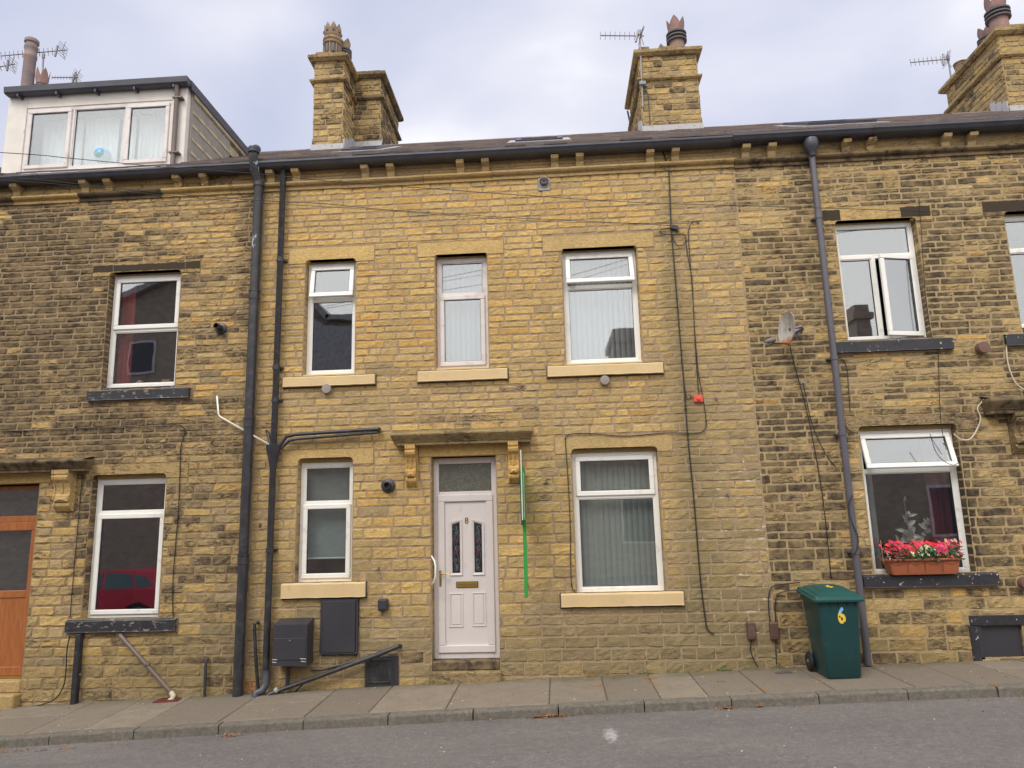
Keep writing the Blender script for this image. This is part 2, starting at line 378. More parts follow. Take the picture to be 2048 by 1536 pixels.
# ------------------------------------------------------------------ terrain functions
gq = np.polyfit([-6.86, -.74, 5.22], [-.23, 0, .15], 2); kq = np.polyfit([-5.83, -.64, 4.43], [-.235, -.009, .15], 2)
def lin(q, x):
    xc = max(-9.5, min(8, x)); s = 2*q[0]*xc+q[1]; return float(np.polyval(q, xc)+(x-xc)*s)
def zg(x): return lin(gq, x)
def zk(x): return lin(kq, x)
KY = -1.30
def zpave(x, y):
    t = min(1, max(0, y/KY)); return zg(x)*(1-t)+zk(x)*t
def zroad(x, y):
    t = (KY-y); return zk(x)-0.092+0.02*min(t, 3)/3

# ------------------------------------------------------------------ stone skin
def subtract(rects, hole, mn=.025):
    out = []; hx0, hx1, hz0, hz1 = hole
    for (a, b, c, d) in rects:
        if hx1 <= a or hx0 >= b or hz1 <= c or hz0 >= d: out.append((a, b, c, d)); continue
        if hx0-a > mn: out.append((a, hx0, c, d))
        if b-hx1 > mn: out.append((hx1, b, c, d))
        xa, xb = max(a, hx0), min(b, hx1)
        if hz0-c > mn: out.append((xa, xb, c, hz0))
        if d-hz1 > mn: out.append((xa, xb, hz1, d))
    return out
def stone_block(mb, O, U, V, Nn, u0, u1, v0, v1, tint, proud=.010, relief=.004, joint=.006):
    j = joint*.5
    u0 += j; u1 -= j; v0 += j; v1 -= j
    if u1-u0 < .02 or v1-v0 < .015: return
    Lu, Lv = u1-u0, v1-v0; e = min(.013, Lu*.3, Lv*.3)
    nu = max(1, int((Lu-2*e)/.055)); nv = max(1, int((Lv-2*e)/.035))
    us = np.concatenate([[0], np.linspace(e, Lu-e, nu+1), [Lu]]); vs_ = np.concatenate([[0], np.linspace(e, Lv-e, nv+1), [Lv]])
    UU, VV = np.meshgrid(us, vs_)
    h = np.full(UU.shape, proud*nr.uniform(.6, 1.25)); h += nr.normal(0, relief, UU.shape)
    h = np.maximum(h, proud*.35)
    h[0, :] = h[-1, :] = -.004; h[:, 0] = h[:, -1] = -.004
    w = nr.normal(0, .0022, UU.shape); w2 = nr.normal(0, .0028, UU.shape)
    UU = UU+w; VV = VV+w2+(nr.normal(0, .002)*UU/max(Lu, .1))
    A = np.array(O)[None, None, :]+(u0+UU)[..., None]*np.array(U)+(v0+VV)[..., None]*np.array(V)+h[..., None]*np.array(Nn)
    ny, nx = UU.shape
    idx = np.arange(ny*nx).reshape(ny, nx)
    q = np.stack([idx[:-1, :-1], idx[:-1, 1:], idx[1:, 1:], idx[1:, :-1]], -1).reshape(-1, 4)
    cr = np.cross(U, V)
    if np.dot(cr, Nn) < 0: q = q[:, ::-1]
    A = A.reshape(-1, 3)
    mb.add(A, q.tolist(), tint=tint(A[:, 0], A[:, 2]))
def stone_face(mb, O, U, V, Nn, u0, u1, v0, v1, hfn, lmin, lmax, holes=(), tintfn=None, bottom=None, **k):
    v = v0
    while v < v1-.02:
        h = hfn(v)*nr.uniform(.80, 1.18)
        if v1-v-h < .04: h = v1-v
        u = u0-nr.uniform(0, lmax*.6)
        while u < u1:
            ln = nr.uniform(lmin, lmax); a, b = max(u, u0), min(u+ln, u1); u += ln
            if b-a < .03: continue
            if bottom is not None and v+h < bottom((a+b)/2): continue
            rs = [(a, b, v, v+h)]
            for ho in holes: rs = subtract(rs, ho)
            for r_ in rs:
                stone_block(mb, O, U, V, Nn, *r_, tintfn, **k)
        v += h

# ------------------------------------------------------------------ measured openings of the facade
def R4(*p): return rect(p, 0)
FY = 0.11                                                        # window frames sit this far back
def FR(*p): return rect(p, FY)
WIN = {
 'L1': FR((230.5,552),(370,548.5),(357,773),(211.6,779)), 'L2': FR((196.5,961),(341.7,954),(324.7,1233),(173.3,1238)),
 'C1': FR((619,528.5),(715,525.5),(714,748),(610.2,753.3)), 'C2': FR((872.3,518.8),(974.9,514),(978.8,735.4),(875.6,741.2)),
 'C3': FR((1125.3,505.8),(1270.2,500.9),(1284.2,725.5),(1130.2,730.4)), 'C4': FR((604,926),(711,923.5),(706.5,1162.5),(595,1164.5)),
 'C5': FR((1142.6,907.8),(1311,901.6),(1330,1183),(1154,1186.7)), 'R1': FR((1665,450),(1822,445.4),(1854.3,677),(1688,685)),
 'R2': FR((1997,433),(2180,425),(2215,651),(2034,660)), 'R3': FR((1712,864),(1900,856),(1944,1145.7),(1740,1152)) }
LINT = {
 'C1': R4((578.7,499),(749,491),(748.6,521),(578.7,528.6)), 'C2': R4((835.5,486),(1006.5,480.7),(1006.5,507.4),(835.5,514)),
 'C3': R4((1085.3,475.5),(1306.6,463.5),(1306.6,492),(1086,504.8)), 'C4': R4((564,904.7),(746.8,893.8),(746.8,925),(564,934)),
 'C5': R4((1110.6,874),(1343.9,868.8),(1343.9,902),(1110.6,907.4)), 'R1': R4((1645,420),(1861.6,410),(1861.6,438),(1646,451)),
 'R2': R4((1963,403),(2215,392),(2217,422),(1967,432)), 'R3': R4((1689,835),(1951,824),(1953,856.6),(1695,866)),
 'L1': R4((188,525),(401,522),(400.5,542.6),(188,554.6)), 'L2': R4((172,932.6),(377.4,923.7),(376.5,949),(173,965)) }
SY = -0.06
def SR(*p): return rect(p, SY)
SILL = {
 'C1': SR((565.3,755.5),(749,747.7),(749,767),(565.3,775)), 'C2': SR((834.9,742.5),(1014.6,736),(1014.6,756.5),(834.9,764)),
 'C3': SR((1095,732),(1326.5,724.5),(1326.5,745),(1095,753.8)), 'C4': SR((562,1170),(730,1163.7),(730,1193),(561,1199)),
 'C5': SR((1122.3,1189),(1368,1184),(1368,1210),(1122.3,1216)), 'R1': SR((1671,682.8),(1907.6,675.5),(1907.6,697.4),(1672.6,706)),
 'R2': SR((2012,668),(2230,660),(2230,684),(2013,692)), 'R3': SR((1727,1151.6),(1999,1145.7),(1999,1171),(1729,1177)),
 'L1': SR((173,782.6),(377.7,774.4),(377,794),(173,802.7)), 'L2': SR((129.5,1244),(349.7,1236.3),(349.7,1261),(129.5,1267.6)) }
# lower window heads never sit above their stone lintel
def HEAD(w): return 1.85+(w[3]-1.85)*.988+.060
DOORC = rect(((867.9,917),(992.5,913.3),(1001.5,1316.8),(866.7,1318)), .14)
DL = rect(((-50,975),(93.8,969.7),(58,1354.7),(-95,1360)), .14)
XL, XR = -3.82, 2.475; X0, X1 = -10.6, 10.4
Z_STR0, Z_STR1, Z_EAVE = 6.31, 6.43, 6.66
house_L = thing('terrace_house', 'soot blackened stone terrace house with white flat roofed dormer and brown front door', 'house', (-7.0, .1, zg(-7)), 'houses of the stone terrace')
house_C = thing('terrace_house', 'clean honey coloured stone terrace house with white panelled front door and cream sills', 'house', (-.7, .1, zg(-.7)), 'houses of the stone terrace')
house_R = thing('terrace_house', 'dark stone terrace house with pale pointing and black sills behind the green bin', 'house', (6.4, .1, zg(6.4)), 'houses of the stone terrace')
HOUSE = {'L': house_L, 'C': house_C, 'R': house_R}

def blob(px, py, cx, cy, rx, ry, amt):
    return amt*math.exp(-((px-cx)/rx)**2-((py-cy)/ry)**2)
def rawL(px, py):
    s = .46+blob(px, py, 60, 600, 230, 240, .45)-blob(px, py, 330, 440, 170, 60, .14)-blob(px, py, 430, 560, 90, 240, .06)
    s += blob(px, py, 175, 1060, 45, 170, .30)+blob(px, py, 100, 880, 220, 55, .22)+blob(px, py, 212, 1080, 14, 200, .5)
    s += blob(px, py, 500, 450, 25, 300, .22)+blob(px, py, 430, 1080, 110, 200, .0)-blob(px, py, 110, 1150, 45, 250, .26)-blob(px, py, 250, 1330, 200, 60, .10)
    s += blob(px, py, 60, 360, 300, 22, .15)+blob(px, py, 220, 680, 14, 150, .5)
    al = .2+blob(px, py, 420, 1330, 160, 90, .55)+blob(px, py, 200, 1360, 300, 60, .4)+blob(px, py, 420, 1050, 140, 200, .22)
    return s, al, -.16/(1+math.exp(-(py-950)/60))
def rawC(px, py):
    s = .08+blob(px, py, 1085, 960, 36, 120, .38)+blob(px, py, 930, 845, 140, 16, .46)+blob(px, py, 1475, 400, 45, 90, .42)
    s += blob(px, py, 1440, 330, 200, 20, .25)+blob(px, py, 1320, 325, 30, 18, .2)+blob(px, py, 640, 1300, 110, 70, .25)+blob(px, py, 560, 1150, 60, 250, .16)+blob(px, py, 1000, 1330, 900, 30, .16)+blob(px, py, 1300, 1300, 300, 30, .15)
    al = .18+blob(px, py, 1345, 560, 24, 190, .55)+blob(px, py, 1372, 850, 24, 200, .5)+blob(px, py, 1400, 1050, 34, 200, .35)+blob(px, py, 1050, 1315, 620, 75, .62)
    al += blob(px, py, 1450, 1240, 140, 120, .35)+blob(px, py, 640, 1200, 130, 170, .3)+blob(px, py, 1100, 1000, 60, 150, .3)+blob(px, py, 1450, 1000, 170, 500, .25)
    hue = -(.26/(1+math.exp(-(px-1330)/25)))-blob(px, py, 1200, 1240, 260, 70, .35)+blob(px, py, 740, 1000, 110, 150, .10)-blob(px, py, 850, 800, 340, 60, .28)-blob(px, py, 600, 1150, 160, 200, .2)-blob(px, py, 1000, 1315, 1200, 70, .35)+.07/(1+math.exp((py-720)/90))-.12/(1+math.exp(-(py-1000)/80))
    return s, al, hue
def rawR(px, py):
    s = .57-blob(px, py, 1540, 420, 80, 130, .16)-blob(px, py, 1800, 760, 250, 50, .16)-blob(px, py, 1880, 1240, 220, 70, .22)
    s += blob(px, py, 1600, 340, 26, 120, .30)+blob(px, py, 1550, 800, 90, 300, .14)+blob(px, py, 1935+(py-1050)*.10, 1050, 22, 130, .9)+blob(px, py, 1868, 560, 14, 120, .7)+blob(px, py, 1992, 560, 12, 120, .3)
    s -= blob(px, py, 1652, 560, 30, 150, .14)+blob(px, py, 1715, 1000, 24, 150, .26)
    al = .2+blob(px, py, 1600, 1260, 160, 90, .45)+blob(px, py, 1800, 1310, 250, 30, .55)
    return s, al, 0
RAW = {'L': rawL, 'C': rawC, 'R': rawR}
PAR = {'L': (2.2, 2.2, .10, .2, .9), 'C': (4.5, 3.6, .05, .30, .95), 'R': (1.8, 2.4, .12, .2, .9)}
def mk_tint(h):
    a_, b_, sj, v0, v1 = PAR[h]; raw = RAW[h]
    def tf(xs, zs):
        """one random stone; xs, zs arrays of vertex positions"""
        hue = nr.beta(a_, b_); sr = nr.normal(0, sj)+(.3 if (h == 'C' and nr.rand() < .03) else 0)+(-.25 if (h == 'L' and nr.rand() < .15) else 0); val = nr.uniform(v0, v1); ar = nr.normal(0, .07)
        xs = np.atleast_1d(xs); zs = np.atleast_1d(zs); out = np.empty((len(xs), 4)); cache = {}
        for i, (x, z) in enumerate(zip(xs, zs)):
            k_ = (round(x*14), round(z*9))
            if k_ not in cache: cache[k_] = raw(*topx(x, 0, z))
            s_, al, hb = cache[k_]; out[i] = (min(1, max(0, hue+hb)), s_+sr, val, max(0, al+ar))
        return out
    return tf
TF = {h: mk_tint(h) for h in 'LCR'}
HFN = {'L': lambda z: .078 if z > 3.4 else (.082+.045*max(0, min(1, (2.9-z)/2.8))),
       'C': lambda z: .094 if z > 3.0 else (.098+.050*max(0, min(1, (2.9-z)/2.6))),
       'R': lambda z: .084 if z > 3.0 else (.088+.050*max(0, min(1, (2.8-z)/2.6)))}
LEN = {'L': (.16, .42), 'C': (.15, .42), 'R': (.14, .42)}
CELL = rect(((1955,1252),(2046,1250),(2050,1313),(1960,1316)), 0)      # right cellar window
CELLL = rect(((1937,1232),(2100,1227),(2100,1247),(1940,1253)), 0)
GRATE = rect(((731,1314),(797,1308),(797,1368),(731,1373)), 0)
CABI = rect(((644,1198),(719,1196),(716,1307),(641,1309)), 0)
AIRB = rect(((487,1361),(512,1360),(512,1380),(487,1382)), 0)
DLINT = rect(((838,893),(1016,884),(1016,908),(838,914)), 0)
DLINTL = rect(((-150,948),(103,941),(103,965),(-150,972)), 0)
STEP = rect(((862,1320),(1003,1318),(1003,1356),(862,1361)), 0)
def opening_holes(h):
    H = []
    for k in WIN:
        if k[0] != h: continue
        w = WIN[k]; H.append((w[0]-.004, w[1]+.004, w[2]-.02, HEAD(w))); H.append(LINT[k]); s_ = SILL[k]; H.append((s_[0], s_[1], s_[2], s_[3]))
    if h == 'C': H += [(DOORC[0]-.004, DOORC[1]+.004, -1, DOORC[3]+.02), DLINT, GRATE, CABI]
    if h == 'L': H += [(DL[0]-.004, DL[1]+.004, -1, DL[3]+.02), DLINTL, AIRB]
    if h == 'R': H += [CELL, CELLL]
    return H
def mortar_holes(h):
    H = []
    for k in WIN:
        if k[0] != h: continue
        w = WIN[k]; H.append((w[0]-.004, w[1]+.004, w[2]-.02, HEAD(w)))
    if h == 'C': H += [(DOORC[0]-.004, DOORC[1]+.004, -1, DOORC[3]+.02)]
    if h == 'L': H += [(DL[0]-.004, DL[1]+.004, -1, DL[3]+.02)]
    if h == 'R': H += [CELL]
    return H
SPAN = {'L': (X0, XL), 'C': (XL, XR), 'R': (XR, X1)}
MORT = {'L': M_MORT_L, 'C': M_MORT_C, 'R': M_MORT_R}
YB = 8.8                                                          # back wall of the terrace
def build_wall(h):
    mb = MB(); a, b = SPAN[h]; tf = TF[h]; base = min(zg(a), zg(b))-.35
    H = opening_holes(h)
    stone_face(mb, (0, 0, 0), (1, 0, 0), (0, 0, 1), (0, -1, 0), a, b, base, Z_STR0+.03, HFN[h], *LEN[h], holes=H, tintfn=tf,
               bottom=lambda x: zg(x)-.12, proud={'L': .008, 'C': .0065, 'R': .005}[h], relief={'L': .0040, 'C': .0034, 'R': .0036}[h], joint={'L': .010, 'C': .0085, 'R': .0105}[h])
    # smooth frieze blocks between the corbels
    stone_face(mb, (0, 0, 0), (1, 0, 0), (0, 0, 1), (0, -1, 0), a, b, Z_STR1-.03, Z_EAVE+.02, lambda z: .06 if h == 'C' else .12, .3, .9,
               tintfn=lambda xs, zs: (nr.beta(2, 2)*.7, (.08 if h == 'C' else .38)+nr.normal(0, .08), nr.uniform(.3, .8), .1), proud=.006, relief=.0015, joint=.007)
    # mortar bed with real openings
    MH = mortar_holes(h)
    xs = sorted({a, b, *[q for r_ in MH for q in r_[:2] if a < q < b]}); zs = sorted({base, Z_EAVE+.05, *[q for r_ in MH for q in r_[2:] if base < q < Z_EAVE]})
    for i in range(len(xs)-1):
        for j in range(len(zs)-1):
            cx, cz = (xs[i]+xs[i+1])/2, (zs[j]+zs[j+1])/2
            if any(r_[0] < cx < r_[1] and r_[2] < cz < r_[3] for r_ in MH): continue
            mb.add([(xs[i], 0, zs[j]), (xs[i+1], 0, zs[j]), (xs[i+1], 0, zs[j+1]), (xs[i], 0, zs[j+1])], [(0, 1, 2, 3)], mi=1)
    # jambs, soffits and bed of every opening, in stones
    for r_ in MH:
        x0, x1, z0, z1 = r_; z0 = max(z0, base); dep = .19
        for xx, nn in ((x0, (1, 0, 0)), (x1, (-1, 0, 0))):
            stone_face(mb, (xx, 0, 0), (0, 1, 0), (0, 0, 1), nn, -.004, dep, z0, z1, HFN[h], .5, .6, tintfn=tf, proud=.003, relief=.001, joint=.008)
            mb.add([(xx, 0, z0), (xx, dep, z0), (xx, dep, z1), (xx, 0, z1)], [(0, 1, 2, 3) if nn[0] < 0 else (3, 2, 1, 0)], mi=1)
        t = tf((x0+x1)/2, z1)[0]; t = (t[0], max(.1, t[1]), .5, 0)
        mb.add([(x0, 0, z1), (x1, 0, z1), (x1, dep, z1), (x0, dep, z1)], [(3, 2, 1, 0)], tint=t)
        mb.add([(x0, 0, z0), (x1, 0, z0), (x1, dep, z0), (x0, dep, z0)], [(0, 1, 2, 3)], tint=t)
    # back, party and cross walls
    mb.box(a+.02, b-.02, YB-.3, YB, base, Z_EAVE, mi=1)
    for xx in (a+.02, b-.32): mb.box(xx, xx+.3, .25, YB-.3, base, Z_EAVE, mi=1)
    return mb.build('wall', [M_STONE, MORT[h]], HOUSE[h], attr=True)
for h in 'LCR': build_wall(h)

# ------------------------------------------------------------------ lintels, sills, string course
def lintel(h, r_, op, tint, name='lintel', crust=()):
    x0, x1, z0, z1 = r_; ox0, ox1, _, oz = op; mb = MB(); rad = .05
    pts = [(x0, z0), (x0, z1), (x1, z1), (x1, z0)]
    if oz > z0+.005:
        rad = min(rad, oz-z0)
        pts.append((ox1, z0))
        for k in range(5):
            a = math.pi/2*k/4; pts.append((ox1-rad+rad*math.cos(a), oz-rad+rad*math.sin(a)))
        for k in range(5):
            a = math.pi/2*(1-k/4); pts.append((ox0+rad-rad*math.cos(a), oz-rad+rad*math.sin(a)))
        pts.append((ox0, z0))
    q = [pts[0]]
    for p in pts[1:]:
        if (p[0]-q[-1][0])**2+(p[1]-q[-1][1])**2 > 1e-7: q.append(p)
    mb.tc = tint; mb.poly_y(q, -.010, FY+.02)
    for (fa_, fb_, ga_, gb_) in crust:                       # flaked soot crust, standing a little proud of the stone
        xa_, xb_, za_, zb_ = x0+(x1-x0)*fa_, x0+(x1-x0)*fb_, z0+(z1-z0)*ga_, z0+(z1-z0)*gb_; n_ = max(3, int((xb_-xa_)/.03)); e_ = .008
        if oz > za_ and not (xb_ <= ox0 or xa_ >= ox1): za_ = max(za_, oz+.004)
        up_ = [(xa_+(xb_-xa_)*i/n_, zb_-rnd.uniform(.001, .014)) for i in range(n_+1)]; dn_ = [(xb_-(xb_-xa_)*i/n_, za_+rnd.uniform(.001, .008)) for i in range(n_+1)]
        mb.poly_y(dn_[::-1]+up_[::-1], -.0125, -.0102, tint=(.3, 1.4, .3, 0))
    return mb.build(name, M_DRESS, HOUSE[h], attr=True)
LT = {'C1': (.55,.08,.75,0), 'C2': (.5,.08,.7,0), 'C3': (.4,.10,.7,.05), 'C4': (.5,.12,.6,.08), 'C5': (.35,.14,.5,.15), 'L1': (.5,.45,.3,0), 'L2': (.4,.46,.3,.1),
      'R1': (.5,.42,.6,0), 'R2': (.4,.6,.3,0), 'R3': (.1,.50,.3,.1)}
CR = {'L1': ((0, .185, .0, .86), (.19, .86, .02, .86), (.865, 1, .25, .9)), 'R1': ((0, .16, 0, .97), (.72, .99, .02, .97)), 'R2': ((0, 1, .02, .98),)}
for k in LINT:
    w = WIN[k]; oz = HEAD(w); lintel(k[0], LINT[k], (w[0]-.004, w[1]+.004, 0, max(oz, LINT[k][2])), LT[k], crust=CR.get(k, ()))
    mb = MB(); mb.box(w[0]-.003, w[1]+.003, FY-.012, FY+.07, w[3]+.002, oz+.03, tint=(.5, .12, .6, 0)); mb.build('window_head', M_DRESS, HOUSE[k[0]], attr=True)
lintel('C', DLINT, (DOORC[0], DOORC[1], 0, DOORC[3]+.01), (.72, .1, .45, 0)); lintel('L', DLINTL, (DL[0], DL[1], 0, DL[3]+.01), (.6, .25, .4, 0))
def sill(k):
    x0, x1, z0, z1 = SILL[k]; mb = MB(); w = WIN[k]; col = {'C': M_CREAM, 'L': M_BLACKP, 'R': M_BLACKP2}[k[0]]
    n = max(2, int((x1-x0)/.08)); xs = np.linspace(x0, x1, n+1); wob = [rnd.uniform(-.0025, .0025) for _ in xs]
    prof = [(SY-.003, z0+.004), (SY, z0+.012), (SY, z1-.012), (SY+.01, z1), (.0, z1+.012), (.0, z0)]
    vs = []; fs = []; m_ = len(prof)
    for i, x in enumerate(xs):
        for (y, z) in prof: vs.append((x, y+wob[i]*.4, z+wob[i]))
    for i in range(n):
        for j in range(m_): fs.append((i*m_+(j+1)%m_, i*m_+j, (i+1)*m_+j, (i+1)*m_+(j+1)%m_))
    fs += [tuple(range(m_)), tuple(range(n*m_, n*m_+m_))[::-1]]
    mb.add(vs, [f[::-1] for f in fs])
    mb.bbox(w[0], w[1], -.002, FY+.05, z0+.004, w[2]-.004, .003)
    mb.bbox(x0-.012, x1+.012, -.016, -.001, z0-.016, z1+.016, .004, mi=1)
    return mb.build('sill', [col, M_SEAL if k[0] == 'C' else MORT[k[0]]], HOUSE[k[0]])
for k in SILL: sill(k)
for h in 'LCR':
    a, b = SPAN[h]; mb = MB(); x = a
    while x < b-.05:
        ln = min(nr.uniform(.7, 1.25), b-x); 
        if b-x-ln < .3: ln = b-x
        s = {'L': 1.15 if nr.rand() < .8 else .35, 'C': .16, 'R': .95 if nr.rand() < .7 else .45}[h]
        px = topx(x, 0, 6.4)[0]
        if h == 'C' and px > 1250: s = .4
        dz = nr.normal(0, .003)
        z0, z1 = Z_STR0+dz, Z_STR1+dz
        mb.prof_x([(.02, z0), (-.03, z0), (-.036, z0+.03), (-.02, z0+.036), (-.028, z0+.048), (-.07, z0+.06), (-.086, z0+.078), (-.084, z0+.098), (-.065, z0+.112), (.02, z1)], x+.003, x+ln-.003,
                  jit=.0015, step=.12, tint=(nr.uniform(.2, .6), s, nr.uniform(.3, .65), .25 if h != 'C' else .1))
        x += ln
    mb.build('string_course', M_DRESS, HOUSE[h], attr=True)
# corbels under the gutter, each its own part
def corbel_mb(x, t):
    mb = MB(); w = .050; z1 = 6.568; z0 = 6.415
    pts = [(.0, z0), (-.05, z0), (-.062, z0+.03), (-.07, z0+.075), (-.10, z0+.09), (-.145, z0+.11), (-.155, z1-.012), (-.155, z1), (.0, z1)]
    mb.prof_x(pts, x-w, x+w, jit=.002, tint=t); return mb
for h, pxs in (('L', (-95, -40, 35, 171, 218.7, 355.5, 408.8)), ('C', (540.8, 591.5, 729.5, 780.5, 920, 970.5, 1109.8, 1160, 1301.6, 1352.6)), ('R', (1495, 1547.5, 1698, 1749, 1901, 1954, 2100, 2155))):
    for px in pxs:
        x = W(px, 330, -.1).x
        corbel_mb(x, (nr.uniform(.1, .35), .14 if h == 'C' else nr.uniform(.25, .55), nr.uniform(.4, .8), .1)).build('corbel', M_DRESS, HOUSE[h], attr=True)
# gutters
def gutter(h, a, b, z=6.70):
    mb = MB()
    pts = [(-.03, z-.005), (-.03, z-.07), (-.09, z-.08), (-.17, z-.08), (-.205, z-.068), (-.225, z-.04), (-.24, z-.025), (-.24, z), (-.225, z), (-.215, z-.03), (-.185, z-.065), (-.1, z-.078), (-.05, z-.065), (-.05, z-.005)]
    x = a
    while x < b:
        e = min(b, x+1.83)
        mb.prof_x(pts, x+.001, e-.001)
        if e < b: mb.prof_x([(y*1.04+.003, (q-z)*1.06+z) for y, q in pts], e-.05, e+.05)
        x = e
    g = mb.build('gutter', M_GUTTER, HOUSE[h])
    return g
gutter('L', X0, XL-.02, 6.650); gutter('C', XL-.015, 2.43, 6.655); gutter('R', 2.435, X1, 6.675)

# ------------------------------------------------------------------ roofs
YE, YR, ZE, ZR = -.14, 4.25, 6.70, 9.27
def zroof(y): return ZE+(ZR-ZE)*(y-YE)/(YR-YE)
def slates(h, a, b, hole=None):
    mb = MB(); n = 25; sl = math.hypot(YR-YE, ZR-ZE); sy, sz = (YR-YE)/sl, (ZR-ZE)/sl; st = sl/n
    for i in range(n):
        x = a-nr.uniform(0, .2)
        while x < b:
            w = nr.uniform(.2, .42); x0, x1 = max(a, x)+.003, min(b, x+w)-.003; x += w
            if x1-x0 < .03: continue
            d0 = i*st-.02+nr.normal(0, .006); d1 = (i+1)*st+.06
            y0, z0 = YE+sy*d0, ZE+sz*d0; y1, z1 = YE+sy*d1, ZE+sz*d1
            if hole and hole[0] < (x0+x1)/2 < hole[1] and hole[2] < y0 < hole[3]: continue
            l0 = .036+nr.normal(0, .004); l1 = .008; th = .014
            v = [(x0, y0-sz*l0, z0+sy*l0), (x1, y0-sz*(l0+nr.normal(0, .002)), z0+sy*l0), (x1, y1-sz*l1, z1+sy*l1), (x0, y1-sz*l1, z1+sy*l1),
                 (x0, y0-sz*(l0-th-.01), z0+sy*(l0-th-.01)), (x1, y0-sz*(l0-th-.01), z0+sy*(l0-th-.01))]
            mb.add(v, [(0, 1, 2, 3), (4, 5, 1, 0), (0, 3, 4), (1, 5, 2)], tint=(nr.rand(), 0, 0, 0))
    # ridge tiles and rear slope
    x = a
    while x < b:
        e = min(b, x+.45); mb.prof_x([(YR-.13, ZR-.05), (YR-.11, ZR-.02), (YR, ZR+.05), (YR+.11, ZR-.02), (YR+.13, ZR-.05)], x+.004, e-.004, tint=(nr.rand(), 0, 0, 0)); x = e
    mb.box(a, b, YE+.1, YE+.14, ZE-.09, ZE+.02, tint=(.3, 0, 0, 0))
    mb.add([(a, YR, ZR), (b, YR, ZR), (b, YB+.2, ZE), (a, YB+.2, ZE)], [(0, 1, 2, 3)], tint=(.4, 0, 0, 0))
    mb.add([(a, YE+.1, ZE-.03), (b, YE+.1, ZE-.03), (b, YR, ZR-.04), (a, YR, ZR-.04)], [(0, 1, 2, 3)], tint=(.1, 0, 0, 0))
    for q in (a, b): mb.add([(q, YE+.1, ZE-.1), (q, YR, ZR-.05), (q, YB+.1, ZE-.1)], [(0, 1, 2)], tint=(.3, 0, 0, 0))
    return mb.build('roof', M_SLATE, HOUSE[h], attr=True)
DY = .22; DX0, DX1, DZ = W(13, 262, DY).x, W(373, 245, DY).x, W(372, 151, DY-.16).z-.05
slates('L', X0, XL, (DX0+.05, DX1-.05, -.02, 2.5)); slates('C', XL, XR); slates('R', XR, X1)
# skylights lying in the slates
def skylight(h, pa, pb, py, ya, yb, lift=.03):
    x0 = W(pa, py, (ya+yb)/2).x; x1 = W(pb, py, (ya+yb)/2).x
    sy, sz = Vector((0, YR-YE, ZR-ZE)).normalized().y, Vector((0, YR-YE, ZR-ZE)).normalized().z
    mb = MB()
    def at_(x, y, l): return (x, y-sz*l, zroof(y)+sy*l)
    def slab(xa, xb, y0, y1, l0, l1, mi):
        v = [at_(xa, y0, l0), at_(xb, y0, l0), at_(xb, y1, l0), at_(xa, y1, l0), at_(xa, y0, l1), at_(xb, y0, l1), at_(xb, y1, l1), at_(xa, y1, l1)]
        mb.add(v, [(0, 3, 2, 1), (4, 5, 6, 7), (0, 1, 5, 4), (1, 2, 6, 5), (2, 3, 7, 6), (3, 0, 4, 7)], mi=mi)
    slab(x0, x1, ya, ya+.08, 0, lift+.04, 0); slab(x0, x1, yb-.08, yb, 0, lift+.04, 0); slab(x0, x0+.07, ya+.08, yb-.08, 0, lift+.04, 0); slab(x1-.07, x1, ya+.08, yb-.08, 0, lift+.04, 0)
    slab(x0-.12, x1+.12, ya-.15, yb+.1, .03, .042, 2)
    o = mb.build('skylight', [M_GUTTER, M_LEAD, M_LEAD], HOUSE[h])
    mb = MB(); slabm = mb
    v = [at_(x0+.07, ya+.08, lift), at_(x1-.07, ya+.08, lift), at_(x1-.07, yb-.08, lift), at_(x0+.07, yb-.08, lift)]
    v2 = [at_(x0+.07, ya+.08, lift+.01), at_(x1-.07, ya+.08, lift+.01), at_(x1-.07, yb-.08, lift+.01), at_(x0+.07, yb-.08, lift+.01)]
    mb.add(v+v2, [(0, 3, 2, 1), (4, 5, 6, 7), (0, 1, 5, 4), (1, 2, 6, 5), (2, 3, 7, 6), (3, 0, 4, 7)])
    mb.build('pane', M_GLASS, o)
skylight('C', 704, 772, 300, 1.1, 2.2); skylight('C', 1033, 1124, 284, 1.0, 1.9); skylight('R', 1588, 1720, 248, 1.0, 2.0, .045)

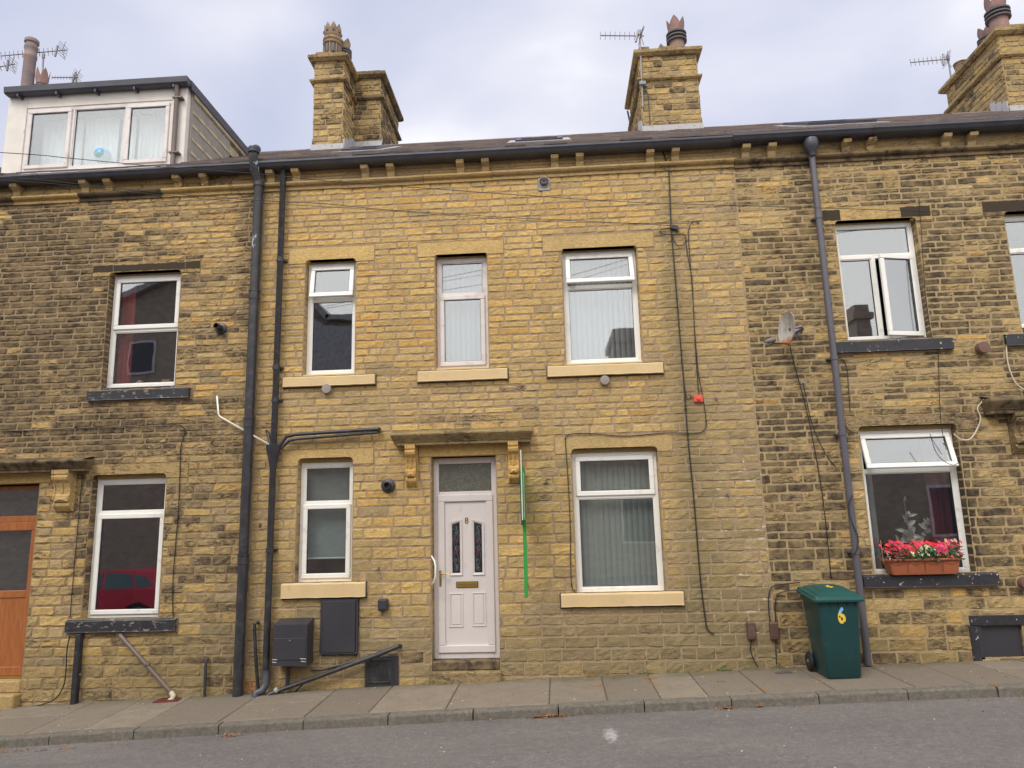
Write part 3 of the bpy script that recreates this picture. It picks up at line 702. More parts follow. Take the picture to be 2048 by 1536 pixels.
# ------------------------------------------------------------------ chimneys
def pot(parent, x, y, z, ht, r, kind, mat):
    mb = MB(); seg = 24
    if kind == 'crown':                                    # plain barrel, louvred collar and pointed crown
        mb.lathe((x, y, z), [(r*1.0, -.12), (r*1.0, 0), (r*.95, ht*.45), (r*.95, ht*.5)], seg)
        for q in (.47, .56, .65): mb.lathe((x, y, z), [(r*.9, ht*q-.02), (r*1.28, ht*q-.012), (r*1.3, ht*q+.015), (r*.95, ht*q+.04)], seg, mi=1)
        mb.lathe((x, y, z), [(r*.85, ht*.45), (r*.85, ht*.74)], seg, mi=1)
        zc = z+ht*.72; n = 5; pts = []; hh = ht*.34
        for ring, fl in ((0, 1.0), (1, 1.12)):
            pass
        vs = []; fs = []; m_ = n*8
        for j in range(m_):
            a = 2*math.pi*j/m_; ph = (j % 8)/8; p = 1-abs(ph-.5)*2; top = hh*(.42+.58*p**.8)
            for (rr, q) in ((r*.92, 0), (r*1.12, top), (r*1.05, top-.005), (r*.85, 0)): vs.append((x+rr*math.cos(a), y+rr*math.sin(a), zc+q))
        for j in range(m_):
            k_ = (j+1) % m_
            for c in range(3): fs.append((j*4+c, k_*4+c, k_*4+c+1, j*4+c+1))
        mb.add(vs, fs)
    elif kind == 'arcade':                                 # ornate pot with arched openings and crown
        mb.lathe((x, y, z), [(r*1.05, -.12), (r*1.1, .02), (r*.92, .06), (r*.92, ht*.38), (r*1.12, ht*.40), (r*1.15, ht*.45), (r*1.0, ht*.48), (r*1.15, ht*.52), (r*1.12, ht*.58), (r*.85, ht*.62), (r*.9, ht*.64), (r*1.0, ht*.68), (r*1.02, ht*.82), (r*.9, ht*.82)], seg)
        for j in range(8):
            a = 2*math.pi*j/8; mb.tube([(x+r*1.0*math.cos(a), y+r*1.0*math.sin(a), z+.04), (x+r*1.0*math.cos(a), y+r*1.0*math.sin(a), z+ht*.38)], .014, 6)
            a += math.pi/8
            mb.lathe((x+r*.90*math.cos(a), y+r*.90*math.sin(a), z+.08), [(.035, 0), (.038, ht*.2), (.025, ht*.26), (0, ht*.28)], 8, mi=1)
            mb.lathe((x+r*.98*math.cos(a), y+r*.98*math.sin(a), z+ht*.72), [(0, 0), (.028, .01), (.028, .05), (0, .06)], 8, mi=1)
        vs = []; fs = []; n = 8; m_ = n*6; hh = ht*.18; zc = z+ht*.82
        for j in range(m_):
            a = 2*math.pi*j/m_; ph = (j % 6)/6; p = 1-abs(ph-.5)*2; top = hh*(.12+.88*p**.7)
            for (rr, q) in ((r*1.02, 0), (r*1.0, top), (r*.93, top), (r*.9, 0)): vs.append((x+rr*math.cos(a), y+rr*math.sin(a), zc+q))
        for j in range(m_):
            k_ = (j+1) % m_
            for c in range(3): fs.append((j*4+c, k_*4+c, k_*4+c+1, j*4+c+1))
        mb.add(vs, fs)
    else:                                                  # plain tall pot with cowl
        mb.lathe((x, y, z), [(r, -.1), (r, ht*.74), (r*1.1, ht*.75), (r*1.1, ht*.79), (r*1.0, ht*.8), (r*1.04, ht*.86), (r*1.14, ht*.87), (r*1.14, ht*.9), (r*.95, ht*.91), (r*.95, ht*.94), (r*1.2, ht*.95), (r*1.2, ht*.985), (r*1.0, ht)], seg)
    return mb.build('chimney_pot', [mat, M_POTBAND], parent, auto=40)
def chimney(h, x0, x1, y0, y1, ztop, soot, flash=True, bands=(.17, .62), hgt=None):
    mb = MB(); zb = zroof(min(y0, YR))-.15; core = .0
    zc = ztop-bands[0]                                      # underside of the top slab
    def tf(xs, zs): return (nr.beta(1.6, 2.4)*.8, soot+nr.normal(0, .15), nr.uniform(.15, .75), .3)
    top = ztop-.1
    mb.box(x0, x1, y0, y1, zb, top, mi=1)
    fn = lambda z: .115
    for O, U, Nn, a, b in (((0, y0, 0), (1, 0, 0), (0, -1, 0), x0, x1), ((x0, 0, 0), (0, 1, 0), (-1, 0, 0), y0, y1), ((x1, 0, 0), (0, 1, 0), (1, 0, 0), y0, y1), ((0, y1, 0), (1, 0, 0), (0, 1, 0), x0, x1)):
        stone_face(mb, O, U, (0, 0, 1), Nn, a, b, zb, top, fn, .16, .36, tintfn=tf, proud=.014, relief=.004, joint=.01)
    # moulded cap: two projecting bands
    def band(z0, z1, out, t):
        pr = [(0, 0), (out*.5, .0), (out, (z1-z0)*.45), (out, z1-z0), (0, z1-z0)]
        secs = []
        for o_, z_ in pr: secs.append([(x0-o_, y0-o_, z0+z_), (x1+o_, y0-o_, z0+z_), (x1+o_, y1+o_, z0+z_), (x0-o_, y1+o_, z0+z_)])
        mb.loft(secs, tint=t)
    band(zc, zc+.11, .11, (.4, soot+.12, .35, .3)); band(ztop-bands[1], ztop-bands[1]+.06, .075, (.4, soot+.1, .35, .3))
    # uneven slabs on top
    for ya, yb in ((y0, (y0+y1)/2), ((y0+y1)/2, y1)):
        x = x0
        while x < x1-.02:
            e = min(x1, x+nr.uniform(.2, .4)); mb.bbox(x+.004, e-.004, ya+.004, yb-.004, zc+.11, ztop+nr.uniform(-.045, .03), .01, tint=(.2, soot-.05, .4, .75)); x = e
    o = mb.build('chimney', [M_STONE, MORT['L' if h != 'C' else 'C'] if False else M_MORT_R], HOUSE[h], attr=True)
    if flash:
        mb = MB(); sy = (ZR-ZE)/(YR-YE); zz = zroof(y0)
        mb.box(x0-.03, x1+.03, y0-.035, y0-.022, zz-.02, zz+.13)
        for xx in (x0-.032, x1+.018):
            yy = y0
            while yy < min(y1, YR)-.02:
                e = min(YR, yy+.16); mb.add([(xx, yy, zroof(yy)-.03), (xx, e, zroof(e)-.03), (xx, e, zroof(e)+.19), (xx, yy+.02, zroof(e)+.17),
                                            (xx+.014, yy, zroof(yy)-.03), (xx+.014, e, zroof(e)-.03), (xx+.014, e, zroof(e)+.19), (xx+.014, yy+.02, zroof(e)+.17)],
                                            [(0, 1, 2, 3), (7, 6, 5, 4), (0, 3, 7, 4), (3, 2, 6, 7), (2, 1, 5, 6), (1, 0, 4, 5)]); yy += .17
        mb.build('flashing', M_LEAD, o)
    return o
cA = chimney('L', -4.40, -3.825, 3.5, 4.22, 10.93, .38, bands=(.22, .67))
cB = chimney('C', -3.815, -3.27, 4.22, 5.82, 11.01, .52, bands=(.24, .72))
cC = chimney('C', 1.90, 2.98, 3.75, 5.5, 10.78, .34, bands=(.22, .74))
cD = chimney('R', 8.60, 9.95, 3.75, 5.6, 10.78, .34, bands=(.22, .68))
cE = chimney('L', -12.4+1.7, -9.85, 4.1, 5.7, 10.62, .45)
p = W(664, 108, 3.72); pot(cA, p.x, 3.74, 10.93, .74, .165, 'arcade', M_POTSTONE)
pot(cA, p.x+.13, 4.05, 10.90, .62, .13, 'crown', M_POTSTONE)
p = W(1354, 92, 4.2); pot(cC, p.x, 4.2, 10.76, .86, .155, 'crown', M_TERRA); pot(cC, p.x-.20, 4.75, 10.76, .66, .12, 'crown', M_TERRA)
pot(cC, W(1294, 92, 5.1).x, 5.1, 10.78, .50, .13, 'crown', M_TERRA); pot(cC, W(1284, 92, 5.0).x-.12, 5.2, 10.78, .46, .12, 'crown', M_TERRA)
p = W(1999, 55, 4.15); pot(cD, p.x, 4.15, 10.78, .86, .17, 'crown', M_TERRA); pot(cD, W(1976, 70, 4.8).x, 4.8, 10.78, .66, .16, 'crown', M_TERRA); pot(cD, 8.8, 5.3, 10.74, .30, .12, 'plain', M_POTSTONE)
pot(cE, W(55, 150, 4.5).x+.02, 4.5, 10.60, W(55, 80, 4.5).z-10.60, .118, 'plain', simple('greyed_terracotta', (.30, .21, .20), .8, .15, 6, dirt=(.20, .19, .20), dirt_amt=(.45, .65), dscale=4))
pot(cE, W(86, 150, 4.6).x, 4.6, 10.60, W(86, 145, 4.6).z-10.60, .12, 'crown', M_TERRA)
mb = MB(); mb.add([(0,0,0)]*0, []) if False else None
# curved lead skirt beside the right chimney
mb.poly_y([(8.02, 9.34), (8.06, 9.5), (8.16, 9.68), (8.3, 9.82), (8.42, 9.85), (8.42, 9.34)], 5.2, 5.23); mb.build('flashing', M_LEAD, cD)

# ------------------------------------------------------------------ dormer of the left house
mb = MB(); zf0 = zroof(DY)-.02
wd = rect(((52,215),(345,203),(338,330),(45,342)), DY-.01)
M_BOARD = simple('weathered_white_board', (0.70, 0.66, 0.61), .65, .08, 4, .2, dirt=(.24, .17, .15), dirt_amt=(.64, .75), dscale=9, dstretch=(1, 1, .4))
M_CHEEK = simple('lichened_slate_cheek', (0.48, 0.40, 0.28), .8, .12, 7, .4, dirt=(.20, .20, .11), dirt_amt=(.45, .75), dscale=5)
mb.bbox(DX0, wd[0], DY-.02, DY+.08, 6.74, DZ-.03, .005); mb.bbox(wd[1], DX1, DY-.02, DY+.08, 6.74, DZ-.03, .005)
mb.bbox(wd[0], wd[1], DY-.017, DY+.08, wd[3], DZ-.03, .005); mb.bbox(DX0+.02, DX1-.02, DY-.03, DY+.08, 6.74, wd[2]-.005, .005)
dorm = mb.build('dormer', M_BOARD, house_L)
mb = MB()
mb.box(DX0+.02, DX1+.06, DY-.04, 2.85, DZ-.02, DZ+.05)
mb.prof_x([(DY-.03, DZ-.05), (DY-.12, DZ-.05), (DY-.15, DZ-.03), (DY-.16, DZ+.05), (DY-.03, DZ+.052)], W(9, 178, DY-.14).x, DX1+.05)
for q_ in np.arange(DX0+.2, DX1, .58): mb.box(q_, q_+.025, DY-.13, DY-.02, DZ-.09, DZ-.05)
mb.box(DX1+.052, DX1+.07, DY-.03, 2.8, DZ-.09, DZ-.02)
mb.build('dormer_roof', M_GUTTER, dorm)
for sx, sg in ((DX1, 1), (DX0, -1)):
    mb = MB()
    # cheek: slates hung in sloping courses
    ys = DY+.08
    mb.add([(sx-.02*sg, ys, 6.7), (sx-.02*sg, 2.75, zroof(2.75)-.05), (sx-.02*sg, 2.75, DZ), (sx-.02*sg, ys, DZ)], [(0, 1, 2, 3)], tint=(.2, 0, 0, 0), mi=1)
    mb.add([(sx+.05*sg, ys, DZ-.15), (sx+.05*sg, 2.7, DZ-.15), (sx+.05*sg, 2.7, DZ-.02), (sx+.05*sg, ys, DZ-.02), (sx, ys, DZ-.15), (sx, 2.7, DZ-.15)], [(0, 1, 2, 3), (4, 5, 1, 0)])
    zz = 6.74; row = 0
    while zz < DZ-.14:
        z1 = min(DZ-.14, zz+.21); y = ys+(.0 if row % 2 else -.2)
        while y < 2.75:
            e = y+.40; ya, yb = max(y, ys)+.02, e-.02; y = e
            if zroof(ya) > z1+.0: continue
            if yb > 2.72: yb = 2.72
            if yb-ya < .03: continue
            a_, b_ = sx+.042*sg, sx+.006*sg; za = zz-.03
            mb.add([(a_, ya, za), (a_, yb, za), (b_, yb, z1), (b_, ya, z1), (b_, ya, za), (b_, yb, za)], [(0, 1, 2, 3), (4, 5, 1, 0), (0, 3, 4), (1, 5, 2)])
        zz += .21; row += 1
    mb.build('cheek', [M_CHEEK, M_GASKET], dorm)
mb = MB(); xd = W(351, 250, DY-.06).x
mb.tube([(xd, DY-.1, DZ-.05), (xd, DY-.07, DZ-.14), (xd, DY-.07, 6.86), (xd-.02, DY-.14, 6.80)], .034, 10)
for zq in (7.9, 7.05): mb.box(xd-.05, xd+.09, DY-.11, DY-.02, zq, zq+.02)
mb.build('downpipe', M_BROWNP, dorm, auto=40)

# ------------------------------------------------------------------ windows
def ring(mb, x0, x1, z0, z1, w, y0, y1, b=.005, wb=None, **k):
    wb = w if wb is None else wb
    mb.bbox(x0, x1, y0, y1, z0, z0+wb, b, **k); mb.bbox(x0, x1, y0, y1, z1-w, z1, b, **k)
    mb.bbox(x0, x0+w, y0+.0005, y1, z0+wb-.001, z1-w+.001, b, **k); mb.bbox(x1-w, x1, y0+.0005, y1, z0+wb-.001, z1-w+.001, b, **k)
def make_window(h, r_, lights, bars=(), mat=None, Y=FY, fw=.06, room=(1.6, None), extra_bottom=.0):
    """lights: (x0,x1,z0,z1,kind,angle) in fractions of the frame; kinds fixed, sash, top (hung at head), side"""
    mat = mat or M_UPVC; x0, x1, z0, z1 = r_; P = HOUSE[h]; mb = MB()
    ring(mb, x0, x1, z0, z1, fw, Y, Y+.065)
    for (kind, pos, lo, hi) in bars:
        if kind == 'h': mb.bbox(x0+fw-.001, x1-fw+.001, Y+.0007, Y+.06, pos-.026, pos+.026, .004)
        else: mb.bbox(pos-.026, pos+.026, Y+.001, Y+.06, lo, hi, .004)
    fr = mb.build('window', mat, P)
    for (a, b, c, d, kind, ang) in lights:
        if kind == 'fixed':
            mb = MB(); g = .012
            ring(mb, a, b, c, d, g, Y+.010, Y+.03, .003, mi=0); mb.build('bead', M_GASKET if False else mat, fr)
            mb = MB(); mb.box(a+g*.4, b-g*.4, Y+.030, Y+.036, c+g*.4, d-g*.4); mb.build('pane', M_GLASS, fr)
            mb = MB(); ring(mb, a+g-.0005, b-g+.0005, c+g-.0005, d-g+.0005, .005, Y+.022, Y+.031, .001); mb.build('gasket', M_GASKET, fr)
        else:
            o = .018; a, b, c, d = a-o, b+o, c-o, d+o; sw = .060
            M = None
            if kind == 'top':
                M = Matrix.Translation((0, Y-.012, d)) @ Matrix.Rotation(-math.radians(ang), 4, 'X') @ Matrix.Translation((0, -(Y-.012), -d))
            if kind == 'side':                                # hinged on its right edge
                M = Matrix.Translation((b, Y-.012, 0)) @ Matrix.Rotation(math.radians(ang), 4, 'Z') @ Matrix.Translation((-b, -(Y-.012), 0))
            mb = MB(); mb.xf = M; ring(mb, a, b, c, d, sw, Y-.022, Y+.02, .007); s = mb.build('sash', mat, fr)
            mb = MB(); mb.xf = M; mb.box(a+sw-.006, b-sw+.006, Y+.002, Y+.008, c+sw-.006, d-sw+.006); mb.build('pane', M_GLASS, fr)
            mb = MB(); mb.xf = M; ring(mb, a+sw-.0005, b-sw+.0005, c+sw-.0005, d-sw+.0005, .006, Y-.008, Y+.003, .001); mb.build('gasket', M_GASKET, fr)
    # the room behind
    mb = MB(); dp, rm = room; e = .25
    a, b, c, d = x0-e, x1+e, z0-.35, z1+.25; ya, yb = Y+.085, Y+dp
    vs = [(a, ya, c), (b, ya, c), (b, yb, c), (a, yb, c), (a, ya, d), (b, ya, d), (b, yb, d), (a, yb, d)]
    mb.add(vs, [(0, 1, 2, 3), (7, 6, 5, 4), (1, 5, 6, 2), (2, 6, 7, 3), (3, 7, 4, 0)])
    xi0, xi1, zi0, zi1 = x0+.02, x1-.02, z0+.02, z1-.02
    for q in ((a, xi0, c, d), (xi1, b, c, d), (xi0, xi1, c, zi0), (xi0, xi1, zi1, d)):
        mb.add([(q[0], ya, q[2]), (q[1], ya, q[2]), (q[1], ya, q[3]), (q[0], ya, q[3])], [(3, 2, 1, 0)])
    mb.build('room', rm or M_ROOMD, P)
    return fr
def zat(px, py, Y=FY): return W(px, py, Y).z
def two(k, pt, upper, lower, uang=0, mat=None, room=(1.6, None)):
    x0, x1, z0, z1 = WIN[k]; zt = zat(*pt); fw = .06
    make_window(k[0], WIN[k], [(x0+fw, x1-fw, zt+.026, z1-fw, upper, uang), (x0+fw, x1-fw, z0+fw, zt-.026, lower, 0)], [('h', zt, 0, 0)], mat=mat, room=room)
two('L1', (296, 659), 'sash', 'fixed', room=(1.4, M_ROOMD)); two('L2', (268, 1026), 'fixed', 'sash', room=(1.4, M_ROOMD))
two('C1', (664, 598), 'top', 'fixed', 9); two('C2', (924, 590), 'fixed', 'sash', mat=M_UPVC2); two('C3', (1203, 573), 'top', 'fixed', 16)
two('C4', (656, 1007), 'fixed', 'sash'); two('C5', (1230, 992), 'sash', 'fixed'); two('R2', (2070, 500), 'fixed', 'fixed')
two('R3', (1830, 940), 'top', 'fixed', 17)
x0, x1, z0, z1 = WIN['R1']; zt = zat(1750, 513); xm = W(1755, 590, FY).x
make_window('R', WIN['R1'], [(x0+.052, x1-.052, zt+.026, z1-.052, 'fixed', 0), (x0+.052, xm-.026, z0+.052, zt-.026, 'fixed', 0), (xm+.026, x1-.052, z0+.052, zt-.026, 'side', 14)],
            [('h', zt, 0, 0), ('v', xm, z0+.05, zt-.02)])
xa, xb = W(143, 270, DY).x, W(251, 270, DY).x
make_window('L', wd, [(wd[0]+.052, xa-.026, wd[2]+.052, wd[3]-.052, 'sash', 0), (xa+.026, xb-.026, wd[2]+.052, wd[3]-.052, 'fixed', 0), (xb+.026, wd[1]-.052, wd[2]+.052, wd[3]-.052, 'sash', 0)],
            [('v', xa, wd[2]+.05, wd[3]-.05), ('v', xb, wd[2]+.05, wd[3]-.05)], mat=M_UPVC2, Y=DY-.005, room=(1.3, M_ROOM))

# white head strips over the left house's upper window
mb = MB(); w = WIN['L1']; mb.bbox(w[0]-.002, w[1]+.002, FY-.03, FY+.05, w[3]-.01, w[3]+.03, .004)

# ------------------------------------------------------------------ blinds and curtains
def wavy(x0, x1, z0, z1, Y, amp, per, mat, name, label, cat, group=None, shear=0):
    mb = MB(); n = int((x1-x0)/.008)+2; vs = []; fs = []; rows = 6
    ph = rnd.uniform(0, 6)
    for i in range(n):
        x = x0+(x1-x0)*i/(n-1)
        for j in range(rows+1):
            t = j/rows; y = Y+amp*(math.sin(x/per*6.28+ph)+.4*math.sin(x/per*15+ph+t))*(1.2-.5*t)
            vs.append((x+shear*t*(x-x1)*.3, y, z0+(z1-z0)*t))
    for i in range(n-1):
        for j in range(rows):
            a = i*(rows+1)+j; fs.append((a, a+rows+1, a+rows+2, a+1))
    vs2 = [(p[0], p[1]+.003, p[2]) for p in vs]; m_ = len(vs)
    mb.add(vs+vs2, fs+[(f[3]+m_, f[2]+m_, f[1]+m_, f[0]+m_) for f in fs])
    return tag(mb.build(name, mat, smooth=True), label, cat, group)
def vblind(x0, x1, z0, z1, Y, n, ang, mat, label, drop=None):
    r_ = thing('vertical_blind', label, 'blind', ((x0+x1)/2, Y, z0), 'vertical blinds'); w = (x1-x0)/n*1.12
    mb = MB(); mb.bbox(x0, x1, Y-.02, Y+.02, z1, z1+.03, .003); mb.build('head_rail', M_UPVC, r_)
    for i in range(n):
        cx = x0+(i+.5)*(x1-x0)/n; a = math.radians(ang+rnd.uniform(-5, 5)); mb = MB(); c, s = math.cos(a)*w/2, math.sin(a)*w/2
        sec = [(cx-c, Y-s), (cx-c*.3, Y-s*.3-.006), (cx+c*.3, Y+s*.3-.006), (cx+c, Y+s), (cx+c, Y+s+.0015), (cx+c*.3, Y+s*.3-.0045), (cx-c*.3, Y-s*.3-.0045), (cx-c, Y-s+.0015)]
        mb.loft([[(x, y, z0+.01) for x, y in sec], [(x, y, z1) for x, y in sec]]); mb.build('slat', mat, r_)
    mb = MB()
    for i in range(n-1):
        cx = x0+(i+.5)*(x1-x0)/n; d_ = (x1-x0)/n
        mb.tube([(cx, Y-.01, z0+.03), (cx+d_*.5, Y-.012, z0+.012), (cx+d_, Y-.01, z0+.03)], .0035, 5)
    mb.build('bead_chain', M_UPVC, r_)
def inner(k, i=.03): w = WIN[k]; return w[0]+i, w[1]-i, w[2]+i, w[3]-i
a, b, c, d = inner('C2'); vblind(a, b, c, d, FY+.16, 9, 35, M_BLIND, 'white vertical blind in the narrow upstairs window above the front door')
a, b, c, d = inner('C3'); vblind(a, b, c, d, FY+.16, 13, 28, M_BLIND, 'white vertical blind in the wide upstairs window of the clean stone house')
a, b, c, d = inner('C5'); vblind(a, b, c, d, FY+.16, 14, 12, M_BLINDG, 'grey green vertical blind filling the big ground floor window right of the door')
a, b, c, d = inner('C4'); zt = zat(656, 1007); ze = zat(650, 1117)
wavy(a, b, zt+.02, d, FY+.14, .004, .3, M_GREYNET, 'net_curtain', 'grey net behind the top light of the small ground floor window', 'curtain')
mb = MB(); mb.bbox(a, b, FY+.15, FY+.153, ze, zt, .001); mb.bbox(a, b, FY+.145, FY+.16, ze-.012, ze+.008, .004, mi=1)
tag(mb.build('roller_blind', [M_ROLLER, M_UPVC]), 'pale roller blind half lowered in the small ground floor window', 'blind')
mb = MB(); mb.bbox(a+.22*(b-a)*0+.0, a+.012, FY+.2, FY+.21, c, zt, .002)
a, b, c, d = inner('L1'); wavy(a, a+.2, c, d, FY+.14, .018, .07, M_REDC, 'curtain', 'red curtain drawn to the left of the upstairs window above the black sill', 'curtain')
a, b, c, d = inner('R3'); wavy(b-.26, b, c, d, FY+.18, .02, .09, M_REDD, 'curtain', 'maroon curtain at the right of the window behind the flower box', 'curtain')
wavy(a, a+.22, c, zat(1830, 940)-.0, FY+.25, .02, .1, M_GREYNET, 'curtain', 'grey drape at the left of the window behind the flower box', 'curtain')
wavy(wd[0]+.05, xa-.02, wd[2]+.03, wd[3]-.04, DY+.27, .012, .09, M_NET, 'net_curtain', 'white net curtain in the left light of the dormer', 'curtain')
xg = W(213, 250, DY).x
wavy(xa+.02, xg+.02, wd[2]+.03, wd[3]-.04, DY+.27, .012, .09, M_NET, 'net_curtain', 'white net curtain in the left half of the middle dormer light', 'curtain')
wavy(xg+.07, xb-.02, wd[2]+.03, wd[3]-.04, DY+.27, .012, .09, M_NET, 'net_curtain', 'white net curtain in the right half of the middle dormer light beside the gap', 'curtain')
wavy(xb+.02, wd[1]-.05, wd[2]+.03, wd[3]-.04, DY+.27, .012, .09, M_NET, 'net_curtain', 'white net curtain in the right light of the dormer', 'curtain')
# ornaments on window ledges
M_SKYB = simple('sky_blue_enamel', (0.10, 0.42, 0.68), .3); M_PALEB = simple('pale_blue_enamel', (0.42, 0.62, 0.66), .4)
p = W(205, 310, DY+.11); r = .115
orn = thing('balloon_ornament', 'blue and white hot air balloon ornament in the middle dormer window', 'ornament', (p.x, DY+.11, wd[2]+.03))
def dome(f0, f1, rr):
    return [(rr*math.sin(math.pi*t)*(1 if t < .6 else (1-(t-.6)*.55)), -rr*math.cos(math.pi*t)*1.05) for t in np.linspace(f0, f1, 8)]
zc = W(205, 312, DY+.11).z
mb = MB(); mb.lathe((p.x, DY+.11, zc), [(a_, b_) for a_, b_ in [(r*math.cos(t), r*math.sin(t)*1.05) for t in np.linspace(.1, math.pi/2, 8)]], 20); mb.build('canopy', M_SKYB, orn, smooth=True)
mb = MB(); mb.lathe((p.x, DY+.11, zc), [(.03, -r*1.25), (.05, -r*1.1), (r*.8, -r*.45), (r*.98, -.01), (r*.99, r*.1)], 20); mb.build('envelope', M_PALEB, orn, smooth=True)
mb = MB(); mb.bbox(p.x-.035, p.x+.035, DY+.085, DY+.135, wd[2]+.03, zc-r*1.5, .01)
for sx in (-.03, .03): mb.tube([(p.x+sx, DY+.11, zc-r*1.5), (p.x+sx, DY+.11, zc-r*1.15)], .004, 5)
mb.build('basket', M_PALEB, orn)
M_ORN = simple('cream_pottery', (0.45, 0.38, 0.28), .5); M_ORNT = simple('tan_card', (0.40, 0.22, 0.07), .7)
p = W(280, 763, FY+.12); z_ = WIN['L1'][2]+.04
mb = MB(); mb.lathe((p.x, FY+.12, z_), [(.05, 0), (.055, .02), (.03, .04), (.05, .06), (.025, .085), (0, .095)], 14); tag(mb.build('ornament', M_ORN, smooth=True), 'small cream pottery figure on the upstairs window ledge beside the red curtain', 'ornament')
p = W(331, 762, FY+.1); mb = MB(); mb.bbox(p.x-.06, p.x+.06, FY+.1, FY+.12, z_, z_+.09, .004); tag(mb.build('card', M_ORNT), 'tan card propped at the right of the upstairs window ledge', 'card')
# silver artificial flower spray behind the flower box
M_SILV = simple('silver_grey_leaf', (0.42, 0.40, 0.36), .45, .2, 20, metal=.25)
p = W(1822, 1100, FY+.24); base = Vector((p.x, FY+.24, WIN['R3'][2]+.02))
spray = thing('artificial_flower', 'silver grey artificial lily spray standing behind the red flower box', 'plant', base)
mb = MB(); stems = []
tops = [(1808, 1003), (1866, 1027), (1790, 1070), (1838, 1066), (1815, 1045)]
for q in tops:
    t_ = W(q[0], q[1], FY+.24); stems.append(t_)
    mid = base.lerp(t_, .5)+Vector((.02*(1 if t_.x < base.x else -1), .0, .03)); mb.tube([base, mid, t_], [.006, .004, .0025], 6)
mb.build('stem', M_SILV, spray)
mb = MB()
def leaf(mb, o, d, n_, ln, w, **k):
    d = d.normalized(); s = d.cross(n_).normalized(); n2 = s.cross(d)
    pts = []; 
    for t, f in ((0, 0), (.25, .8), (.55, 1), (.8, .6), (1, 0)):
        c = o+d*ln*t-n2*(.25*ln*t*t)
        pts.append((c+s*w*f*.5+n2*w*.12*f, c, c-s*w*f*.5+n2*w*.12*f))
    vs = [tuple(v) for q in pts for v in q]; fs = []
    for i in range(4): fs += [(i*3, i*3+1, i*3+4, i*3+3), (i*3+1, i*3+2, i*3+5, i*3+4)]
    mb.add(vs, fs, **k)
for i in range(80):
    q = stems[i % 5]; o_ = base.lerp(q, rnd.uniform(.35, .85)); leaf(mb, o_, Vector((rnd.uniform(-1, 1), rnd.uniform(-.5, .3), rnd.uniform(-.3, .8))), Vector((0, -1, .2)), rnd.uniform(.08, .15), rnd.uniform(.04, .065))
mb.build('foliage', M_SILV, spray)
mb = MB()
for q in stems[:2]: mb.tube([q, q+Vector((.012, -.005, .035)), q+Vector((.02, -.01, .07))], [.006, .016, .002], 8)
mb.build('bud', M_ORN, spray, smooth=True)
mb = MB(); mb.lathe(base, [(.0, 0), (.05, 0), (.06, .05), (.035, .11), (.04, .13)], 16); mb.build('vase', M_SILV, spray, smooth=True)

# ------------------------------------------------------------------ doors
DYC = .14
def D(px, py, Y=DYC): return W(840+px/3.0708, 880+py/3.0708, Y)
fx0, fx1, fz0, fz1 = DOORC; mb = MB()
M_DOORW = simple('white_painted_door', (0.66, 0.61, 0.60), .38, .03, 3, dirt=(.44, .38, .36), dirt_amt=(.6, .85), dscale=8)
zt0 = D(110, 345).z; zt1 = D(110, 320).z
mb.bbox(fx0, fx0+.07, DYC, DYC+.07, fz0, fz1, .006); mb.bbox(fx1-.07, fx1, DYC, DYC+.07, fz0, fz1, .006)
mb.bbox(fx0+.069, fx1-.069, DYC+.0007, DYC+.07, fz1-.075, fz1, .006); mb.bbox(fx0+.069, fx1-.069, DYC+.0007, DYC+.07, zt0, zt1, .006); mb.bbox(fx0+.069, fx1-.069, DYC+.0007, DYC+.07, fz0, fz0+.085, .006)
door_fr = mb.build('door_frame', M_DOORW, house_C)
mb = MB(); mb.box(fx0+.065, fx1-.065, DYC+.03, DYC+.036, zt1-.004, fz1-.07); mb.build('transom_pane', M_FROST, door_fr)
mb = MB(); lx0, lx1, lz0, lz1 = fx0+.055, fx1-.055, fz0+.07, zt0+.012
ring(mb, lx0, lx1, lz0, lz1, .088, DYC-.022, DYC+.02, .008)
px0, px1, pz0, pz1 = lx0+.086, lx1-.086, lz0+.086, lz1-.086
